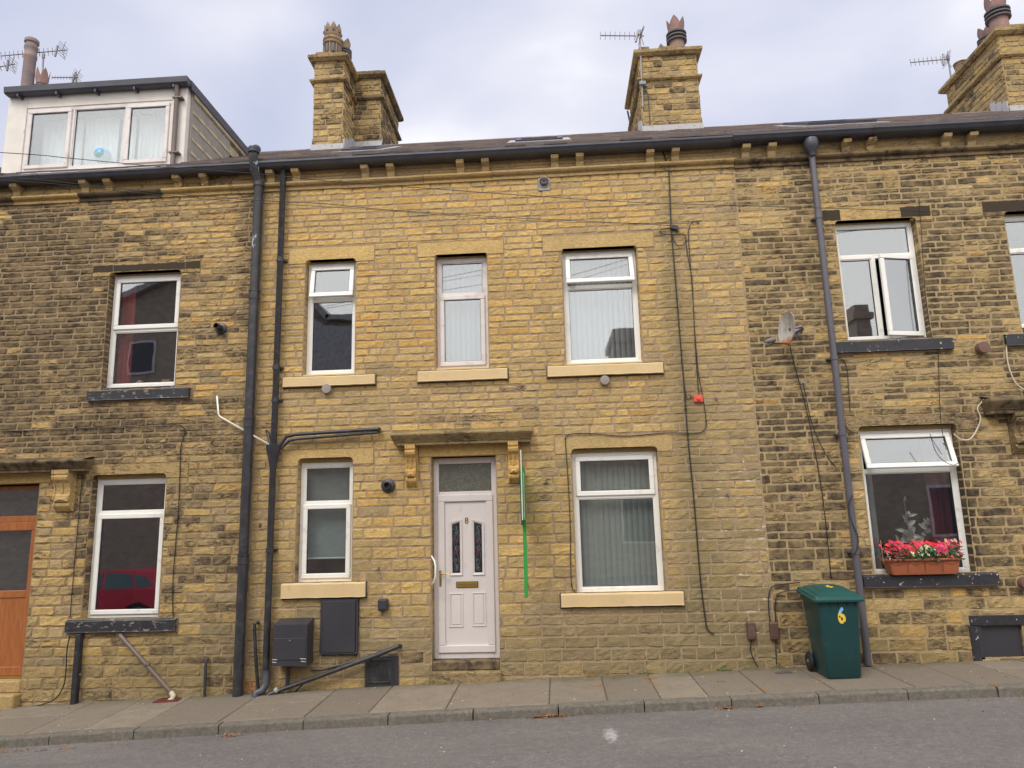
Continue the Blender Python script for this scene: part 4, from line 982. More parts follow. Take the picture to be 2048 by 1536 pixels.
# panel slab with holes for the two glazed lights
G = []
for (a_, b_) in (((197, 520), (243, 505)), ((378, 518), (332, 505))):
    zb = D(220, 816).z
    xo, xi = D(*a_).x, D(*b_).x; G.append((xo, xi, zb, D(*a_).z, D(*b_).z))
mb.box(px0, px1, DYC+.004, DYC+.02, pz0, pz1)
door = mb.build('door', M_DOORW, house_C)
for (xo, xi, zb, zo, zi) in G:
    sg = 1 if xi > xo else -1; mb = MB(); e = .028
    inn = [(xo, zb), (xo, zo), (xi, zi), (xi, zb)]; out = [(xo-e*sg, zb-e), (xo-e*sg, zo+e), (xi+e*sg, zi+e*1.05), (xi+e*sg, zb-e)]
    lvl = [(out, DYC+.004), (out, DYC-.012), ([((a[0]*.35+b[0]*.65), (a[1]*.35+b[1]*.65)) for a, b in zip(out, inn)], DYC-.006), (inn, DYC+.002)]
    secs = [[(x, y, z) for x, z in q] for q, y in lvl]
    mb.loft(secs, cap=False); mb.build('moulding', M_DOORW, door)
    mb = MB(); mb.poly_y(inn, DYC-.001, DYC+.003); mb.build('leaded_pane', M_LEADGLASS, door)
    mb = MB(); w_ = abs(xi-xo); cx = (xo+xi)/2; hgt = min(zo, zi)-zb; y_ = DYC-.003
    def loop(cx_, cz_, rr, asp=1.2, mi=0, rot=0):
        mb.tube([(cx_+rr*math.cos(t+rot), y_, cz_+rr*asp*math.sin(t+rot)) for t in np.linspace(0, 6.283, 11)], .0016, 4, cap=False, mi=mi)
    def vine(f): mb.tube([(cx+sg*w_*.28*math.sin(t*7+f), y_, zb+hgt*(.05+t*.92)) for t in np.linspace(0, 1, 22)], .0016, 4, cap=False)
    vine(0); vine(2.4)
    for fz, mi in ((.07, 0), (.13, 0), (.25, 0), (.38, 1), (.44, 1), (.5, 0), (.62, 1), (.68, 0), (.78, 0), (.84, 0), (.93, 0)):
        loop(cx+w_*rnd.uniform(-.2, .2), zb+hgt*fz, w_*rnd.uniform(.12, .22), rnd.uniform(1, 1.5), mi)
        loop(cx+w_*rnd.uniform(-.2, .2), zb+hgt*(fz+.02), w_*rnd.uniform(.1, .16), rnd.uniform(1, 1.5), mi)
    mb.build('leadwork', [M_CAME, M_CAMER], door)
for (a_, b_) in (((177, 940), (268, 1150)), ((318, 935), (408, 1145))):
    p, q = D(*a_), D(*b_); mb = MB(); x0_, x1_, zz1, zz0 = p.x, q.x, p.z, q.z
    ring(mb, x0_, x1_, zz0, zz1, .02, DYC-.006, DYC+.005, .005); mb.bbox(x0_+.032, x1_-.032, DYC-.004, DYC+.005, zz0+.032, zz1-.032, .008); mb.build('moulding', M_DOORW, door)
p, q = D(222, 870), D(358, 905); mb = MB(); mb.bbox(p.x, q.x, DYC-.006, DYC+.004, q.z, p.z, .003, mi=1)
mb.bbox(p.x+.008, q.x-.008, DYC-.014, DYC-.004, q.z+.008, p.z-.008, .004); mb.bbox(p.x+.012, q.x-.012, DYC-.02, DYC-.012, q.z+.016, p.z-.016, .004)
mb.build('letter_plate', [M_BRASS, M_GASKET], door)
p, q = D(118, 800, DYC-.03), D(132, 900, DYC-.03); mb = MB(); mb.bbox(p.x, q.x, DYC-.032, DYC-.02, q.z, p.z, .004)
t_ = D(126, 824, DYC-.06); mb.tube([(t_.x, DYC-.03, t_.z), (t_.x, DYC-.065, t_.z), (t_.x+.02, DYC-.07, t_.z), (t_.x+.105, DYC-.07, t_.z-.002)], .0075, 8)
mb.lathe((t_.x, DYC-.03, D(125, 865).z), [(.0, -.006), (.007, -.006), (.008, 0)], 10, axis='y', mi=1)
mb.build('handle', [M_BRASS, M_GASKET], door, auto=40)
def text_mesh(s, size, ext=.002, off=0.0):
    c = bpy.data.curves.new('num', 'FONT'); c.body = s; c.size = size; c.extrude = ext; c.align_x = 'CENTER'; c.align_y = 'CENTER'; c.offset = off
    o = bpy.data.objects.new('num', c); COL.objects.link(o)
    bpy.context.view_layer.update()
    me = bpy.data.meshes.new_from_object(o.evaluated_get(bpy.context.evaluated_depsgraph_get()))
    V = np.array([v.co[:] for v in me.vertices]); Fs = [tuple(p.vertices) for p in me.polygons]
    bpy.data.objects.remove(o); bpy.data.curves.remove(c); bpy.data.meshes.remove(me); return V, Fs
p = D(286, 496); V, Fs = text_mesh('8', .105, .0035); V = V*np.array((1.0, 1, 1)); mb = MB(); mb.xf = Matrix.Translation((p.x, DYC+.000, p.z)) @ Matrix.Rotation(math.pi/2, 4, 'X')
mb.add(V, Fs); mb.build('house_number', M_BRASS, door)
# grab rail
pts = [W(863, 1112, -.005), W(869, 1122, -.05), W(871, 1132, -.07), W(871, 1152, -.07), W(868, 1163, -.05), W(862, 1172, -.005)]
mb = MB(); mb.tube(pts, .011, 8); mb.build('grab_rail', M_UPVC, house_C, smooth=True)
# door step
mb = MB(); x0, x1, z0, z1 = STEP
mb.bbox(fx0-.002, fx1+.002, -.01, DYC+.2, z0+.10, fz0-.002, .012, tint=(.2, .80, .3, .1)); mb.bbox(x0-.01, x1+.005, -.10, DYC+.2, z0-.2, z0+.10, .018, tint=(.2, .46, .5, .6))
mb.build('doorstep', M_DRESS, house_C, attr=True)
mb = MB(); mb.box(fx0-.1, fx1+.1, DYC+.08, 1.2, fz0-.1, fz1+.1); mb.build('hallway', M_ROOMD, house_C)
# brown door of the left house
def E_(px, py, Y=.14): return W(px/2.239, 850+py/2.239, Y)
mb = MB(); a, b, c, d = DL; ztr = E_(0, 410).z; zl1 = E_(0, 437).z
mb.bbox(a, a+.06, .14, .2, c, d, .006); mb.bbox(b-.03, b, .14, .2, c, d, .006); mb.bbox(a+.05, b-.02, .1405, .2, d-.05, d, .006); mb.bbox(a+.05, b-.02, .1405, .2, zl1, ztr, .006); mb.bbox(a+.05, b-.02, .1405, .2, c, c+.03, .006)
dfl = mb.build('door_frame', M_WOOD, house_L)
mb = MB(); mb.box(a+.05, b-.02, .17, .176, ztr, d-.05); mb.build('transom_pane', M_GLASS, dfl)
mb = MB(); gx1, gz1, gz0 = E_(178, 470).x, E_(20, 472).z, E_(20, 742).z
ring(mb, a+.05, b-.03, c+.03, zl1, .11, .125, .17, .008); mb.bbox(a+.15, b-.135, .128, .168, gz0-.09, gz0, .006); mb.box(a+.15, b-.135, .14, .165, c+.13, gz0-.085)
for k_ in range(1, 4): mb.box(a+.15+k_*.14, a+.153+k_*.14, .139, .15, c+.13, gz0-.09)
dl = mb.build('door', M_WOOD, house_L)
mb = MB(); mb.box(a+.15, b-.13, .145, .151, gz0-.005, zl1-.10); mb.build('pane', M_GLASS, dl)
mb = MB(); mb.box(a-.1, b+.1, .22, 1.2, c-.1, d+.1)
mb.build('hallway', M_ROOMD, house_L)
mb = MB(); mb.box(a+.04, b-.04, .128, .15, c+.005, c+.03); mb.build('threshold', M_BRASS, dl)
mb = MB(); mb.bbox(a-.01, b+.004, -.015, .3, c-.14, c-.002, .012, tint=(.3, .3, .35, .1)); mb.bbox(a-.03, b+.02, -.13, .3, c-.42, c-.142, .015, tint=(.35, .25, .4, .3)); mb.build('doorstep', M_DRESS, house_L, attr=True)

# ------------------------------------------------------------------ door hoods and consoles
def hood(h, x0, x1, zt, zb, out, soot, bl, br):
    mb = MB(); H_ = zt-zb
    def pr(o, z): return [(x0+(out-o)*.42*bl, -o, z), (x1-(out-o)*.42*br, -o, z), (x1-(out-o)*.42*br, .01, z), (x0+(out-o)*.42*bl, .01, z)]
    prof = [(out*.55, 0), (out*.62, .0), (out*.64, H_*.22), (out*.70, H_*.26), (out*.72, H_*.32), (out*.80, H_*.45), (out*.93, H_*.66), (out, H_*.8), (out*1.0, H_*.9), (out*.97, H_)]
    mb.loft([[(x, y, zb+z_) for x, y, _ in pr(o, 0)] for o, z_ in prof], tint=(.35, soot, .35, .55))
    secs = pr(out*.97, zt); mb.add([secs[0], secs[1], (secs[2][0], 0, zt+.05), (secs[3][0], 0, zt+.05)], [(0, 1, 2, 3)], tint=(.3, soot, .3, .8))
    return mb.build('door_hood', M_DRESS, HOUSE[h], attr=True)
def console(h, x0, x1, z0, z1, soot, hue=.8):
    mb = MB(); H_ = z1-z0; m_ = (x0+x1)/2; w = (x1-x0)/2; mb.tc = (hue, soot, .55, 0)
    mb.bbox(x0-.012, x1+.012, -.03, 0, z0, z1, .004)
    pts = [(-.02, z1), (-.155, z1), (-.158, z1-H_*.10), (-.145, z1-H_*.13), (-.16, z1-H_*.18), (-.15, z1-H_*.24), (-.11, z1-H_*.32), (-.085, z1-H_*.45), (-.08, z1-H_*.58), (-.105, z1-H_*.64),
           (-.10, z1-H_*.72), (-.07, z1-H_*.78), (-.085, z1-H_*.83), (-.08, z1-H_*.88), (-.05, z1-H_*.95), (-.02, z0)]
    mb.prof_x(pts, x0+.004, x1-.004)
    for sx in (x0+.001, x1-.019): mb.prof_x([(y-.010 if y < -.04 else y, z+(.002 if i_ == 15 else 0)) for i_, (y, z) in enumerate(pts)], sx, sx+.018)
    mb.prof_x([(-.09, z1-H_*.34), (-.122, z1-H_*.33), (-.10, z1-H_*.45), (-.095, z1-H_*.57), (-.08, z1-H_*.58)], m_-.012, m_+.012)
    mb.add([(x0+.01, -.10, z1-H_*.77), (x1-.01, -.10, z1-H_*.77), (x1-.01, -.10, z1-H_*.66), (x0+.01, -.10, z1-H_*.66), (m_, -.125, z1-H_*.715)], [(0, 1, 4), (1, 2, 4), (2, 3, 4), (3, 0, 4)])
    return mb.build('console', M_DRESS, HOUSE[h], attr=True)
hood('C', -2.02, -.265, 2.94, 2.79, .23, .45, 1, 1)
console('C', -1.85, -1.725, 2.29, 2.80, .10); console('C', -.575, -.45, 2.30, 2.80, .14)
a = W(167, 917, -.22); bq = W(156, 941, -.2); hood('L', DL[0]-.48, a.x, a.z, bq.z, .23, .75, 1, 1)
p, q = W(110, 945, -.1), W(136, 1022, -.1); console('L', p.x, q.x, q.z, p.z+.03, .36, .45); console('L', DL[0]-.24, DL[0]-.12, q.z, p.z+.03, .3, .7)
a = W(1980, 799, -.22); bq = W(1994, 826, -.2); hood('R', a.x, a.x+1.85, a.z+.02, bq.z, .23, .95, 1, 1)
p, q = W(2024, 830, -.1), W(2046, 905, -.1); console('R', p.x, p.x+.16, q.z, p.z+.03, .55, .5)

# ------------------------------------------------------------------ pipes
def pxpath(pts, Y): return [W(a_, b_, Y) for a_, b_ in pts]
mb = MB(); Yp = -.11; xt, xb_ = W(515, 560, Yp).x, W(470, 1380, Yp).x; xp = (xt+xb_)/2
ztop = W(519, 372, Yp).z; zbot = zg(xp)-.02
mb.tube([(xp, Yp, zbot), (xp, Yp, ztop-1.0)], .060, 16)
for zq in (W(505, 590, Yp).z, W(497, 845, Yp).z, W(490, 1118, Yp).z): mb.tube([(xp, Yp, zq-.06), (xp, Yp, zq+.05)], .068, 16); mb.tube([(xp, Yp, zq+.04), (xp, Yp, zq+.055)], .074, 16)
mb.tube([(xp, Yp-.058, zbot+.62), (xp, Yp-.066, zbot+.62)], .03, 12)
soil = mb.build('downpipe', M_PIPE, house_L, auto=40)
mb = MB(); mb.tube([(xp, Yp, ztop-1.0), (xp, Yp, ztop+.0), (xp+.0, Yp-.02, ztop+.08), (xp-.03, Yp-.08, ztop+.2), (xp-.03, Yp-.14, ztop+.34), (xp-.02, Yp-.16, ztop+.42), (xp-.02, Yp-.08, ztop+.5)], .0605, 16)
for zq in (ztop-.01, ztop+.4): mb.tube([(xp-(.02 if zq > ztop else 0), Yp-(.16 if zq > ztop else 0), zq), (xp-(.02 if zq > ztop else 0), Yp-(.16 if zq > ztop else 0), zq+.07)], .072, 16)
mb.build('soil_vent_bend', M_PIPETOP, soil, auto=50)
mb = MB(); Yq = -.09; xq = (W(562, 400, Yq).x+W(535, 1330, Yq).x)/2; zt_ = W(562, 338, Yq).z
mb.tube([(xq, Yq, W(536, 1345, Yq).z), (xq, Yq, zt_-.03), (xq, Yq-.03, zt_+.02)], .040, 14)
for py in (520, 735, 800, 1100): zq = W(555, py, Yq).z; mb.tube([(xq, Yq, zq-.03), (xq, Yq, zq+.03)], .047, 14); mb.box(xq-.07, xq+.07, -.05, -.0, zq-.012, zq+.012)
zh = W(553, 893, Yq).z
mb.loft([[(xq+s*r_*math.cos(t), Yq+.8*r_*math.sin(t), zh+z_) for t in np.linspace(0, 6.283, 17)[:-1] for s in (1,)] for r_, z_ in ((.045, -.26), (.05, -.22), (.075, -.10), (.092, -.02), (.095, .02), (.06, .03))])
thin = mb.build('downpipe', M_PIPE, house_C, auto=40)
mb = MB(); Y2 = -.10
mb.tube([(xq+.05, Y2, zh-.02), W(573, 873, Y2), W(590, 869, Y2), W(757, 858, Y2)], .024, 10); mb.tube([(xq+.06, Y2+.02, zh-.05), W(578, 882, Y2), W(592, 878, Y2), W(755, 865, Y2), W(757, 863, -.0)], .019, 10)
mb.tube([W(757, 858, Y2), W(759, 858, 0)], .024, 10)
mb.tube([(xq-.03, Y2, zh), W(536, 866, Y2), W(533, 862, -.02)], .019, 10)
mb.build('waste_pipe', M_PIPE, thin, auto=50)
# shoe at the foot, diagonal waste pipe
mb = MB(); mb.tube([W(533, 1345, Yq), W(532, 1368, Yq-.02), W(524, 1382, Yq-.05), W(512, 1386, Yq-.09), W(509, 1402, Yq-.1)], .045, 12)
mb.tube([W(532, 1340, Yq), W(532, 1352, Yq)], .047, 12)
mb.build('pipe_shoe', M_GUTTER, thin, auto=50)
mb = MB(); mb.tube([W(801, 1292, -.0), W(796, 1293, -.07), W(760, 1308, -.10), W(640, 1352, -.10), W(556, 1382, -.12), W(540, 1388, -.15), W(528, 1398, -.18), W(524, 1404, -.2)], .026, 10)
mb.tube([W(772, 1298, -.02), W(716, 1320, -.02), W(640, 1340, -.02), W(622, 1341, -.02)], .008, 6)
mb.tube([W(606, 1368, -.05), W(588, 1386, -.05)], .011, 6); mb.tube([W(556, 1378, -.12), W(550, 1383, -.13)], .034, 10, mi=1)
mb.build('waste_pipe', [M_PIPE, M_LEAD], house_C, auto=50)
mb = MB(); mb.tube([W(516, 1244, 0), W(515, 1244, -.06), W(509, 1248, -.07), W(509, 1262, -.07), W(513, 1340, -.07), W(517, 1384, -.07)], .020, 10); mb.build('overflow_pipe', M_PIPE, house_L, auto=50)
mb = MB(); mb.tube([W(415, 1318, 0), W(414, 1318, -.05), W(412, 1324, -.06), W(409, 1396, -.06)], .018, 10); mb.build('overflow_pipe', M_PIPE, house_L, auto=50)
mb = MB(); Yw = -.05; mb.tube([W(434, 792, Yw), W(437, 829, Yw), W(441, 834, Yw), W(538, 889, Yw-.06)], .012, 8); mb.build('condensate_pipe', M_UPVC, house_L, smooth=True)
mb = MB(); mb.tube([W(240, 1268, -.0), W(242, 1272, -.06), W(244, 1275, -.07), W(343, 1386, -.09)], .026, 10); mb.tube([W(294, 1327, -.08), W(297, 1331, -.08)], .031, 10)
wp = mb.build('waste_pipe', M_BROWNP, house_L, auto=50)
mb = MB(); mb.tube([W(342, 1385, -.09), W(347, 1391, -.10), W(345, 1398, -.11), W(338, 1402, -.12), W(335, 1410, -.13)], .030, 10); mb.build('elbow', M_CREAMCAB, wp, auto=50)
mb = MB(); pz = W(335, 1406, -.16); mb.bbox(pz.x-.14, pz.x+.16, -.24, -.03, zpave(pz.x, -.1)-.02, zpave(pz.x, -.1)+.006, .004); mb.build('gully', simple('rusty_red_gully', (.12, .02, .018), .7, .3, 20), house_L)
mb = MB(); t0, t1 = W(160, 1270, -.05), W(152, 1412, -.05); mb.bbox(t0.x-.035, t0.x+.03, -.09, -.015, t1.z, t0.z+.01, .006); mb.build('sill_prop', M_BLACKP2, house_L)
# right-hand grey downpipe
mb = MB(); Yr = -.10; xr0 = (W(1632, 400, Yr).x+W(1668, 700, Yr).x)/2; xr1 = W(1722, 1200, Yr).x
zk_ = W(1690, 905, Yr).z
mb.tube([(xr0, Yr, W(1626, 296, Yr).z+.03), (xr0, Yr, zk_+.1), (xr1, Yr, zk_-.1), (xr1, Yr, zg(xr1)+.02)], .040, 14)
for py in (433, 716, 868, 1105): zq = W(1660, py, Yr).z; xx = xr0 if zq > zk_ else xr1; mb.tube([(xx, Yr, zq-.025), (xx, Yr, zq+.025)], .047, 14); mb.box(xx-.07, xx+.07, -.055, 0, zq-.01, zq+.01)
mb.build('downpipe', M_GREYP, house_R, auto=40)
mb = MB(); p = W(1622, 286, -.14); mb.lathe((p.x, -.14, p.z-.12), [(.03, -.06), (.045, 0), (.085, .05), (.092, .12), (.085, .17)], 16); mb.build('hopper', M_GUTTER, house_R, auto=40)

# ------------------------------------------------------------------ vents, flues, boxes
def vent(h, px, py, r, mat, depth=.06, name='vent', dark=False):
    p = W(px, py, -.03); mb = MB()
    if dark:
        mb.lathe((p.x, 0, p.z), [(r*1.25, 0), (r*1.28, -.02), (r*.9, -.03), (r*.62, -.035), (r*.62, -depth), (r*.5, -depth), (r*.5, -.0)], 22, axis='y')
    else:
        mb.lathe((p.x, 0, p.z), [(r*.8, 0), (r*.8, -.02), (r, -.022), (r, -depth), (r*.93, -depth-.008), (0, -depth-.012)], 22, axis='y')
        mb.lathe((p.x, 0, p.z), [(r*1.15, 0), (r*1.15, -.008), (r*.8, -.012)], 22, axis='y', mi=1)
    return mb.build(name, [mat, M_MORT_R], HOUSE[h], auto=40)
vent('C', 654, 778, .062, M_VENTW); vent('C', 1209.5, 761, .060, M_VENTW); vent('C', 776, 971, .070, M_PIPE, .10, 'flue', True); vent('L', 441, 656, .062, M_PIPE, .16, 'flue', True)
vent('R', 1962, 697, .072, M_VENTB, .10); vent('R', 2048, 1166, .072, M_VENTB, .10)
p = W(1088, 366, -.02); mb = MB(); mb.bbox(p.x-.085, p.x+.085, -.02, 0, p.z-.11, p.z+.08, .01)
for rr, yy in ((.075, -.02), (.055, -.035), (.032, -.045)): mb.lathe((p.x, 0, p.z+.01), [(rr, -.018), (rr, yy-.012), (rr*.86, yy-.012), (rr*.86, -.018)], 20, axis='y', mi=0 if rr != .055 else 1)
mb.build('vent', [M_VENTW, M_GASKET], house_C)
# gas meter box
g0, g1 = -.23, 0; a, b, zt_, zb_ = -3.40, -2.99, .70, .235
gm = thing('gas_meter_box', 'deep dark grey gas meter box on the wall beside the thin black downpipe', 'meter box', ((a+b)/2, -.1, zb_))
mb = MB(); mb.loft([[(a, g0, zb_), (b, g0, zb_), (b, g1, zb_), (a, g1, zb_)], [(a, g0, zt_), (b, g0, zt_), (b, g1, zt_+.05), (a, g1, zt_+.05)]]); mb.build('case', M_METERB, gm)
mb = MB(); zd = zt_-.15; mb.bbox(a+.01, b-.015, g0-.008, g0-.001, zb_+.07, zd, .003); dd = mb.build('door', M_METERB, gm)
mb = MB(); mb.lathe(((a+b)/2, g0-.008, zd-.03), [(.012, 0), (.012, -.006), (0, -.008)], 10, axis='y'); mb.build('lock', M_METAL, dd)
M_SCUFF = simple('white_scuff', (.6, .6, .62), .6)
mb = MB()
for (xa_, w_, zz) in ((a+.002, .06, zb_+.075), (b-.075, .07, zb_+.08), (a+.002, .05, zb_+.045), (b-.065, .06, zb_+.05)): mb.loft([[(xa_, g0-.0095, zz), (xa_+w_, g0-.0095, zz-.004), (xa_+w_, g0-.0085, zz-.004), (xa_, g0-.0085, zz)], [(xa_, g0-.0095, zz+.008), (xa_+w_, g0-.0095, zz+.002), (xa_+w_, g0-.0085, zz+.002), (xa_, g0-.0085, zz+.008)]])
mb.build('scuff_mark', M_SCUFF, gm)
mb = MB(); mb.tube([(-3.27, -.06, zb_+.01), (-3.275, -.06, -.06)], .022, 10); mb.build('gas_pipe', M_PIPE, gm)
# electric cabinet
a, b, c, d = CABI
ec = thing('electric_meter_cabinet', 'flat black meter cabinet with locked door under the small cream sill', 'meter box', ((a+b)/2, -.02, c))
mb = MB(); mb.box(a, b, -.02, .05, c, d); ring(mb, a, b, c, d, .025, -.045, -.0, .005); mb.build('case', M_METERB, ec)
mb = MB(); mb.bbox(a+.022, b-.03, -.052, -.021, c+.022, d-.022, .005); dd = mb.build('door', M_METERB, ec)
mb = MB(); mb.lathe((a+.045, -.052, (c+d)/2), [(.008, 0), (.008, -.005), (0, -.006)], 8, axis='y'); mb.build('lock', M_GASKET, dd)
p, q = W(757, 1198, -.05), W(779, 1221, -.05); mb = MB(); mb.bbox(p.x, q.x-.02, -.09, 0, q.z, p.z, .012); mb.bbox(p.x+.012, q.x-.035, -.096, -.088, q.z+.02, p.z-.012, .004); tag(mb.build('vent_cover', M_METERB), 'small square black vent cover between the flat meter cabinet and the front door', 'vent cover')
# coal-hole plate
a, b, c, d = GRATE; zgp = zg((a+b)/2)
cp = thing('coal_hole_plate', 'black perforated cast iron plate at the foot of the wall left of the doorstep', 'grate', ((a+b)/2, -.03, c))
mb = MB(); mb.bbox(a, b, -.03, .04, c-.05, d, .006); ring(mb, a+.035, b-.05, c+.03, d-.03, .018, -.04, -.028, .004)
cx, cz = (a+b)/2-.01, (c+d)/2
for rr in (.025, .05, .085): mb.lathe((cx, 0, cz), [(rr, -.03), (rr, -.037), (rr-.008, -.037), (rr-.008, -.03)], 20, axis='y')
mb.build('plate', M_PIPE, cp)
mb = MB()
for k_ in range(12):
    t = k_*math.pi/6; rr = .105 if k_ % 2 else .07
    mb.lathe((cx+rr*math.cos(t), 0, cz+rr*math.sin(t)), [(.011, -.0315), (.011, -.0325), (0, -.0325)], 8, axis='y')
for sx in (-1, 1):
    for sz in (-1, 1): mb.lathe((cx+sx*.115, 0, cz+sz*.12), [(.014, -.0415), (.014, -.0425), (0, -.0425)], 8, axis='y')
mb.build('holes', M_GASKET, cp)
# terracotta air brick
a, b, c, d = AIRB; mb = MB(); mb.box(a, b, .01, .03, c, d, mi=1); ring(mb, a, b, c, d, .012, -.012, .02, .002)
for k_ in range(1, 5): zz = c+(d-c)*k_/5; mb.bbox(a, b, -.010, .02, zz-.006, zz+.006, .002)
mb.build('air_brick', [simple('orange_terracotta', (.42, .20, .08), .85, .2, 20), M_GASKET], house_L)
# right cellar window
a, b, c, d = CELL; mb = MB(); mb.bbox(CELLL[0], CELLL[1], -.02, .05, CELLL[2], CELLL[3], .006); mb.bbox(a-.09, a, -.016, .05, c-.1, CELLL[2], .006)
mb.build('cellar_surround', M_BLACKP2, house_R)
mb = MB(); mb.bbox(a, a+.05, .0, .06, c-.1, d, .004); mb.box(a+.05, b, .035, .06, c-.1, d); mb.box(a, b, .06, .6, c-.1, d); mb.build('cellar_board', M_METERB, house_R)

# brown meter tails boxes
for nm, px, lab in (('meter_tail_box', 1503, 'faded brown plastic box on the clean stone side of the joint'), ('meter_tail_box', 1549, 'brown plastic box on the dark stone with cables rising to the bin')):
    a_, b_ = W(px-10, 1244, -.05), W(px+10, 1280, -.05); mb = MB()
    mb.bbox(a_.x, b_.x, -.07, 0, b_.z, a_.z, .014); mb.bbox(a_.x+.008, b_.x-.008, -.074, -.068, b_.z+.03, a_.z-.012, .003); tag(mb.build(nm, M_BROWNBOX), lab, 'junction box', 'brown plastic boxes low on the wall')

# ------------------------------------------------------------------ cables
def cable(pts, Y, r, label, mat=None, cat='cable', name='cable', clips=False):
    mat = mat or M_CABLE; P = [W(a_, b_, Y if not callable(Y) else Y(a_)) for a_, b_ in pts]; Q = []
    for i in range(len(P)-1):
        p0, p1, p2, p3 = P[max(i-1, 0)], P[i], P[i+1], P[min(i+2, len(P)-1)]
        n = 5
        for k_ in range(n):
            t = k_/n; Q.append(.5*((2*p1)+(p2-p0)*t+(2*p0-5*p1+4*p2-p3)*t*t+(3*p1-p0-3*p2+p3)*t**3))
    Q.append(P[-1]); mb = MB(); mb.tube(Q, r, 6)
    if clips:
        for i in range(4, len(Q)-2, 7): q = Q[i]; mb.bbox(q.x-.008, q.x+.008, q.y-.006, 0, q.z-.005, q.z+.005, .002)
    return tag(mb.build(name, mat, smooth=True), label, cat)
cable([(1325,300),(1333,325),(1338,348),(1342,450),(1346,500),(1354,600),(1362,700),(1369,780),(1372,830),(1378,900),(1385,970),(1392,1050),(1401,1160),(1411,1240),(1416,1260),(1428,1268)], -.022, .0085, 'thick black cable running down the clean wall from gutter to foot', clips=True)
cable([(1347,456),(1325,458),(1320,463),(1326,468),(1345,469),(1365,468),(1372,478),(1366,490),(1354,490),(1347,478),(1346,470)], -.03, .006, 'black cable looped beside the small telephone junction box')
cable([(1372,478),(1375,510),(1384,560),(1388,640),(1396,740),(1403,780),(1411,830),(1412,852),(1405,863),(1385,866),(1330,866),(1250,872),(1180,867),(1142,868),(1132,874),(1131,885),(1136,960),(1140,1040),(1141,1100),(1143,1170),(1152,1185)], -.022, .0055, 'thin black cable crossing above the big ground floor window and down its left side', clips=True)
cable([(1396,443),(1382,446),(1377,470),(1380,520),(1386,600),(1390,680),(1395,760),(1398,792)], -.022, .0055, 'thin black cable dropping from a bracket to the red alarm box', clips=True)
cable([(1371,780),(1374,798),(1381,799),(1382,791),(1376,789)], -.03, .005, 'short curl of black cable left of the red alarm box')
cable([(165,948),(160,1000),(155,1060),(147,1150),(140,1235)], -.022, .005, 'thin black cable down the sooty pier between brown door and window')
cable([(140,1270),(134,1300),(132,1340),(127,1372),(110,1398),(80,1410),(30,1418)], -.05, .007, 'black cable curling from under the black sill down to the pavement')
cable([(0,862),(60,861),(150,857),(250,853),(362,851),(361,900),(358,1000),(352,1080),(346,1160),(346,1230),(350,1238)], -.022, .006, 'black cable running level under the upstairs sill then down beside the lower window', clips=True)
cable([(1580,690),(1583,705),(1592,740),(1608,800),(1622,860),(1640,960),(1652,1050),(1662,1157)], -.022, .006, 'black cable falling slantwise from the satellite dish to the bin')
cable([(1607,766),(1611,790),(1625,850),(1650,905),(1672,935)], -.022, .005, 'thin black cable slanting from a wall fixing to the grey downpipe')
cable([(1675,716),(1688,722),(1694,740),(1698,790),(1700,822)], -.022, .005, 'thin black cable arching off the grey downpipe above the lower lintel')
cable([(1690,850),(1700,862),(1716,868)], -.03, .005, 'short black cable tucked between grey downpipe and open window head')
cable([(1705,990),(1697,1010),(1702,1040),(1716,1075),(1713,1100),(1700,1112)], -.15, .006, 'black cable wound around the lower grey downpipe')
cable([(1838,395),(1842,450),(1852,600),(1868,690),(1876,700),(1879,800),(1884,860),(1893,900)], -.022, .004, 'very thin dark wire hanging down past the upper right window')
cable([(1540,1243),(1537,1210),(1540,1180),(1555,1170),(1600,1165)], -.03, .007, 'black cable arching from the brown box to the top of the bin')
cable([(1551,1243),(1551,1205),(1556,1188),(1575,1182),(1605,1179)], -.03, .006, 'lower black cable arching from the brown box behind the bin')
cable([(1551,1281),(1552,1300),(1553,1328)], -.03, .006, 'black cable dropping from the second brown box to the pavement')
cable([(1503,1281),(1501,1300),(1508,1320),(1516,1333)], -.03, .006, 'black cable dropping from the faded brown box to the pavement')
cable([(2014,668),(2013,700),(2018,735),(2033,768),(2060,785)], -.04, .008, 'cream cable hanging from the end of the upper right sill', M_CREAMCAB)
cable([(2070,792),(2030,795),(1975,796),(1962,806),(1955,817),(1961,835),(1957,852),(1946,872),(1935,880),(1920,878),(1908,868)], -.05, .008, 'cream cable looping from the door hood to the open window corner', M_CREAMCAB)
cable([(1860,868),(1870,900),(1885,920),(1905,930),(1918,925)], -.2, .004, 'thin black wire loop hanging over the open top hung sash')
# overhead wires
def wireY(px): return -5.0+5.0*(px+900)/(1345+900)-.03
cable([(-700,270),(0,305),(145,317),(306,332),(508,347),(655,362),(764,370),(1040,390),(1279,405),(1540,413),(1675,417),(1796,421),(1857,423)], lambda px: -4.0+3.97*(px+700)/2560, .0036, 'upper overhead telephone wire crossing the whole facade to the right house', cat='overhead wire', name='overhead_wire')
cable([(-700,325),(0,354.6),(164,369),(300,383),(506,400),(655,408),(773,419.5),(1001,434),(1163,442),(1340,451)], lambda px: -4.0+3.96*(px+700)/2045, .0036, 'lower overhead wire ending at the junction box on the clean wall', cat='overhead wire', name='overhead_wire')
cable([(-700,338),(0,360),(300,388),(506,405),(726,418),(1001,438),(1163,445),(1380,447)], lambda px: -4.0+3.96*(px+700)/2085, .0028, 'thinner overhead wire sagging just below the lower one', cat='overhead wire', name='overhead_wire')
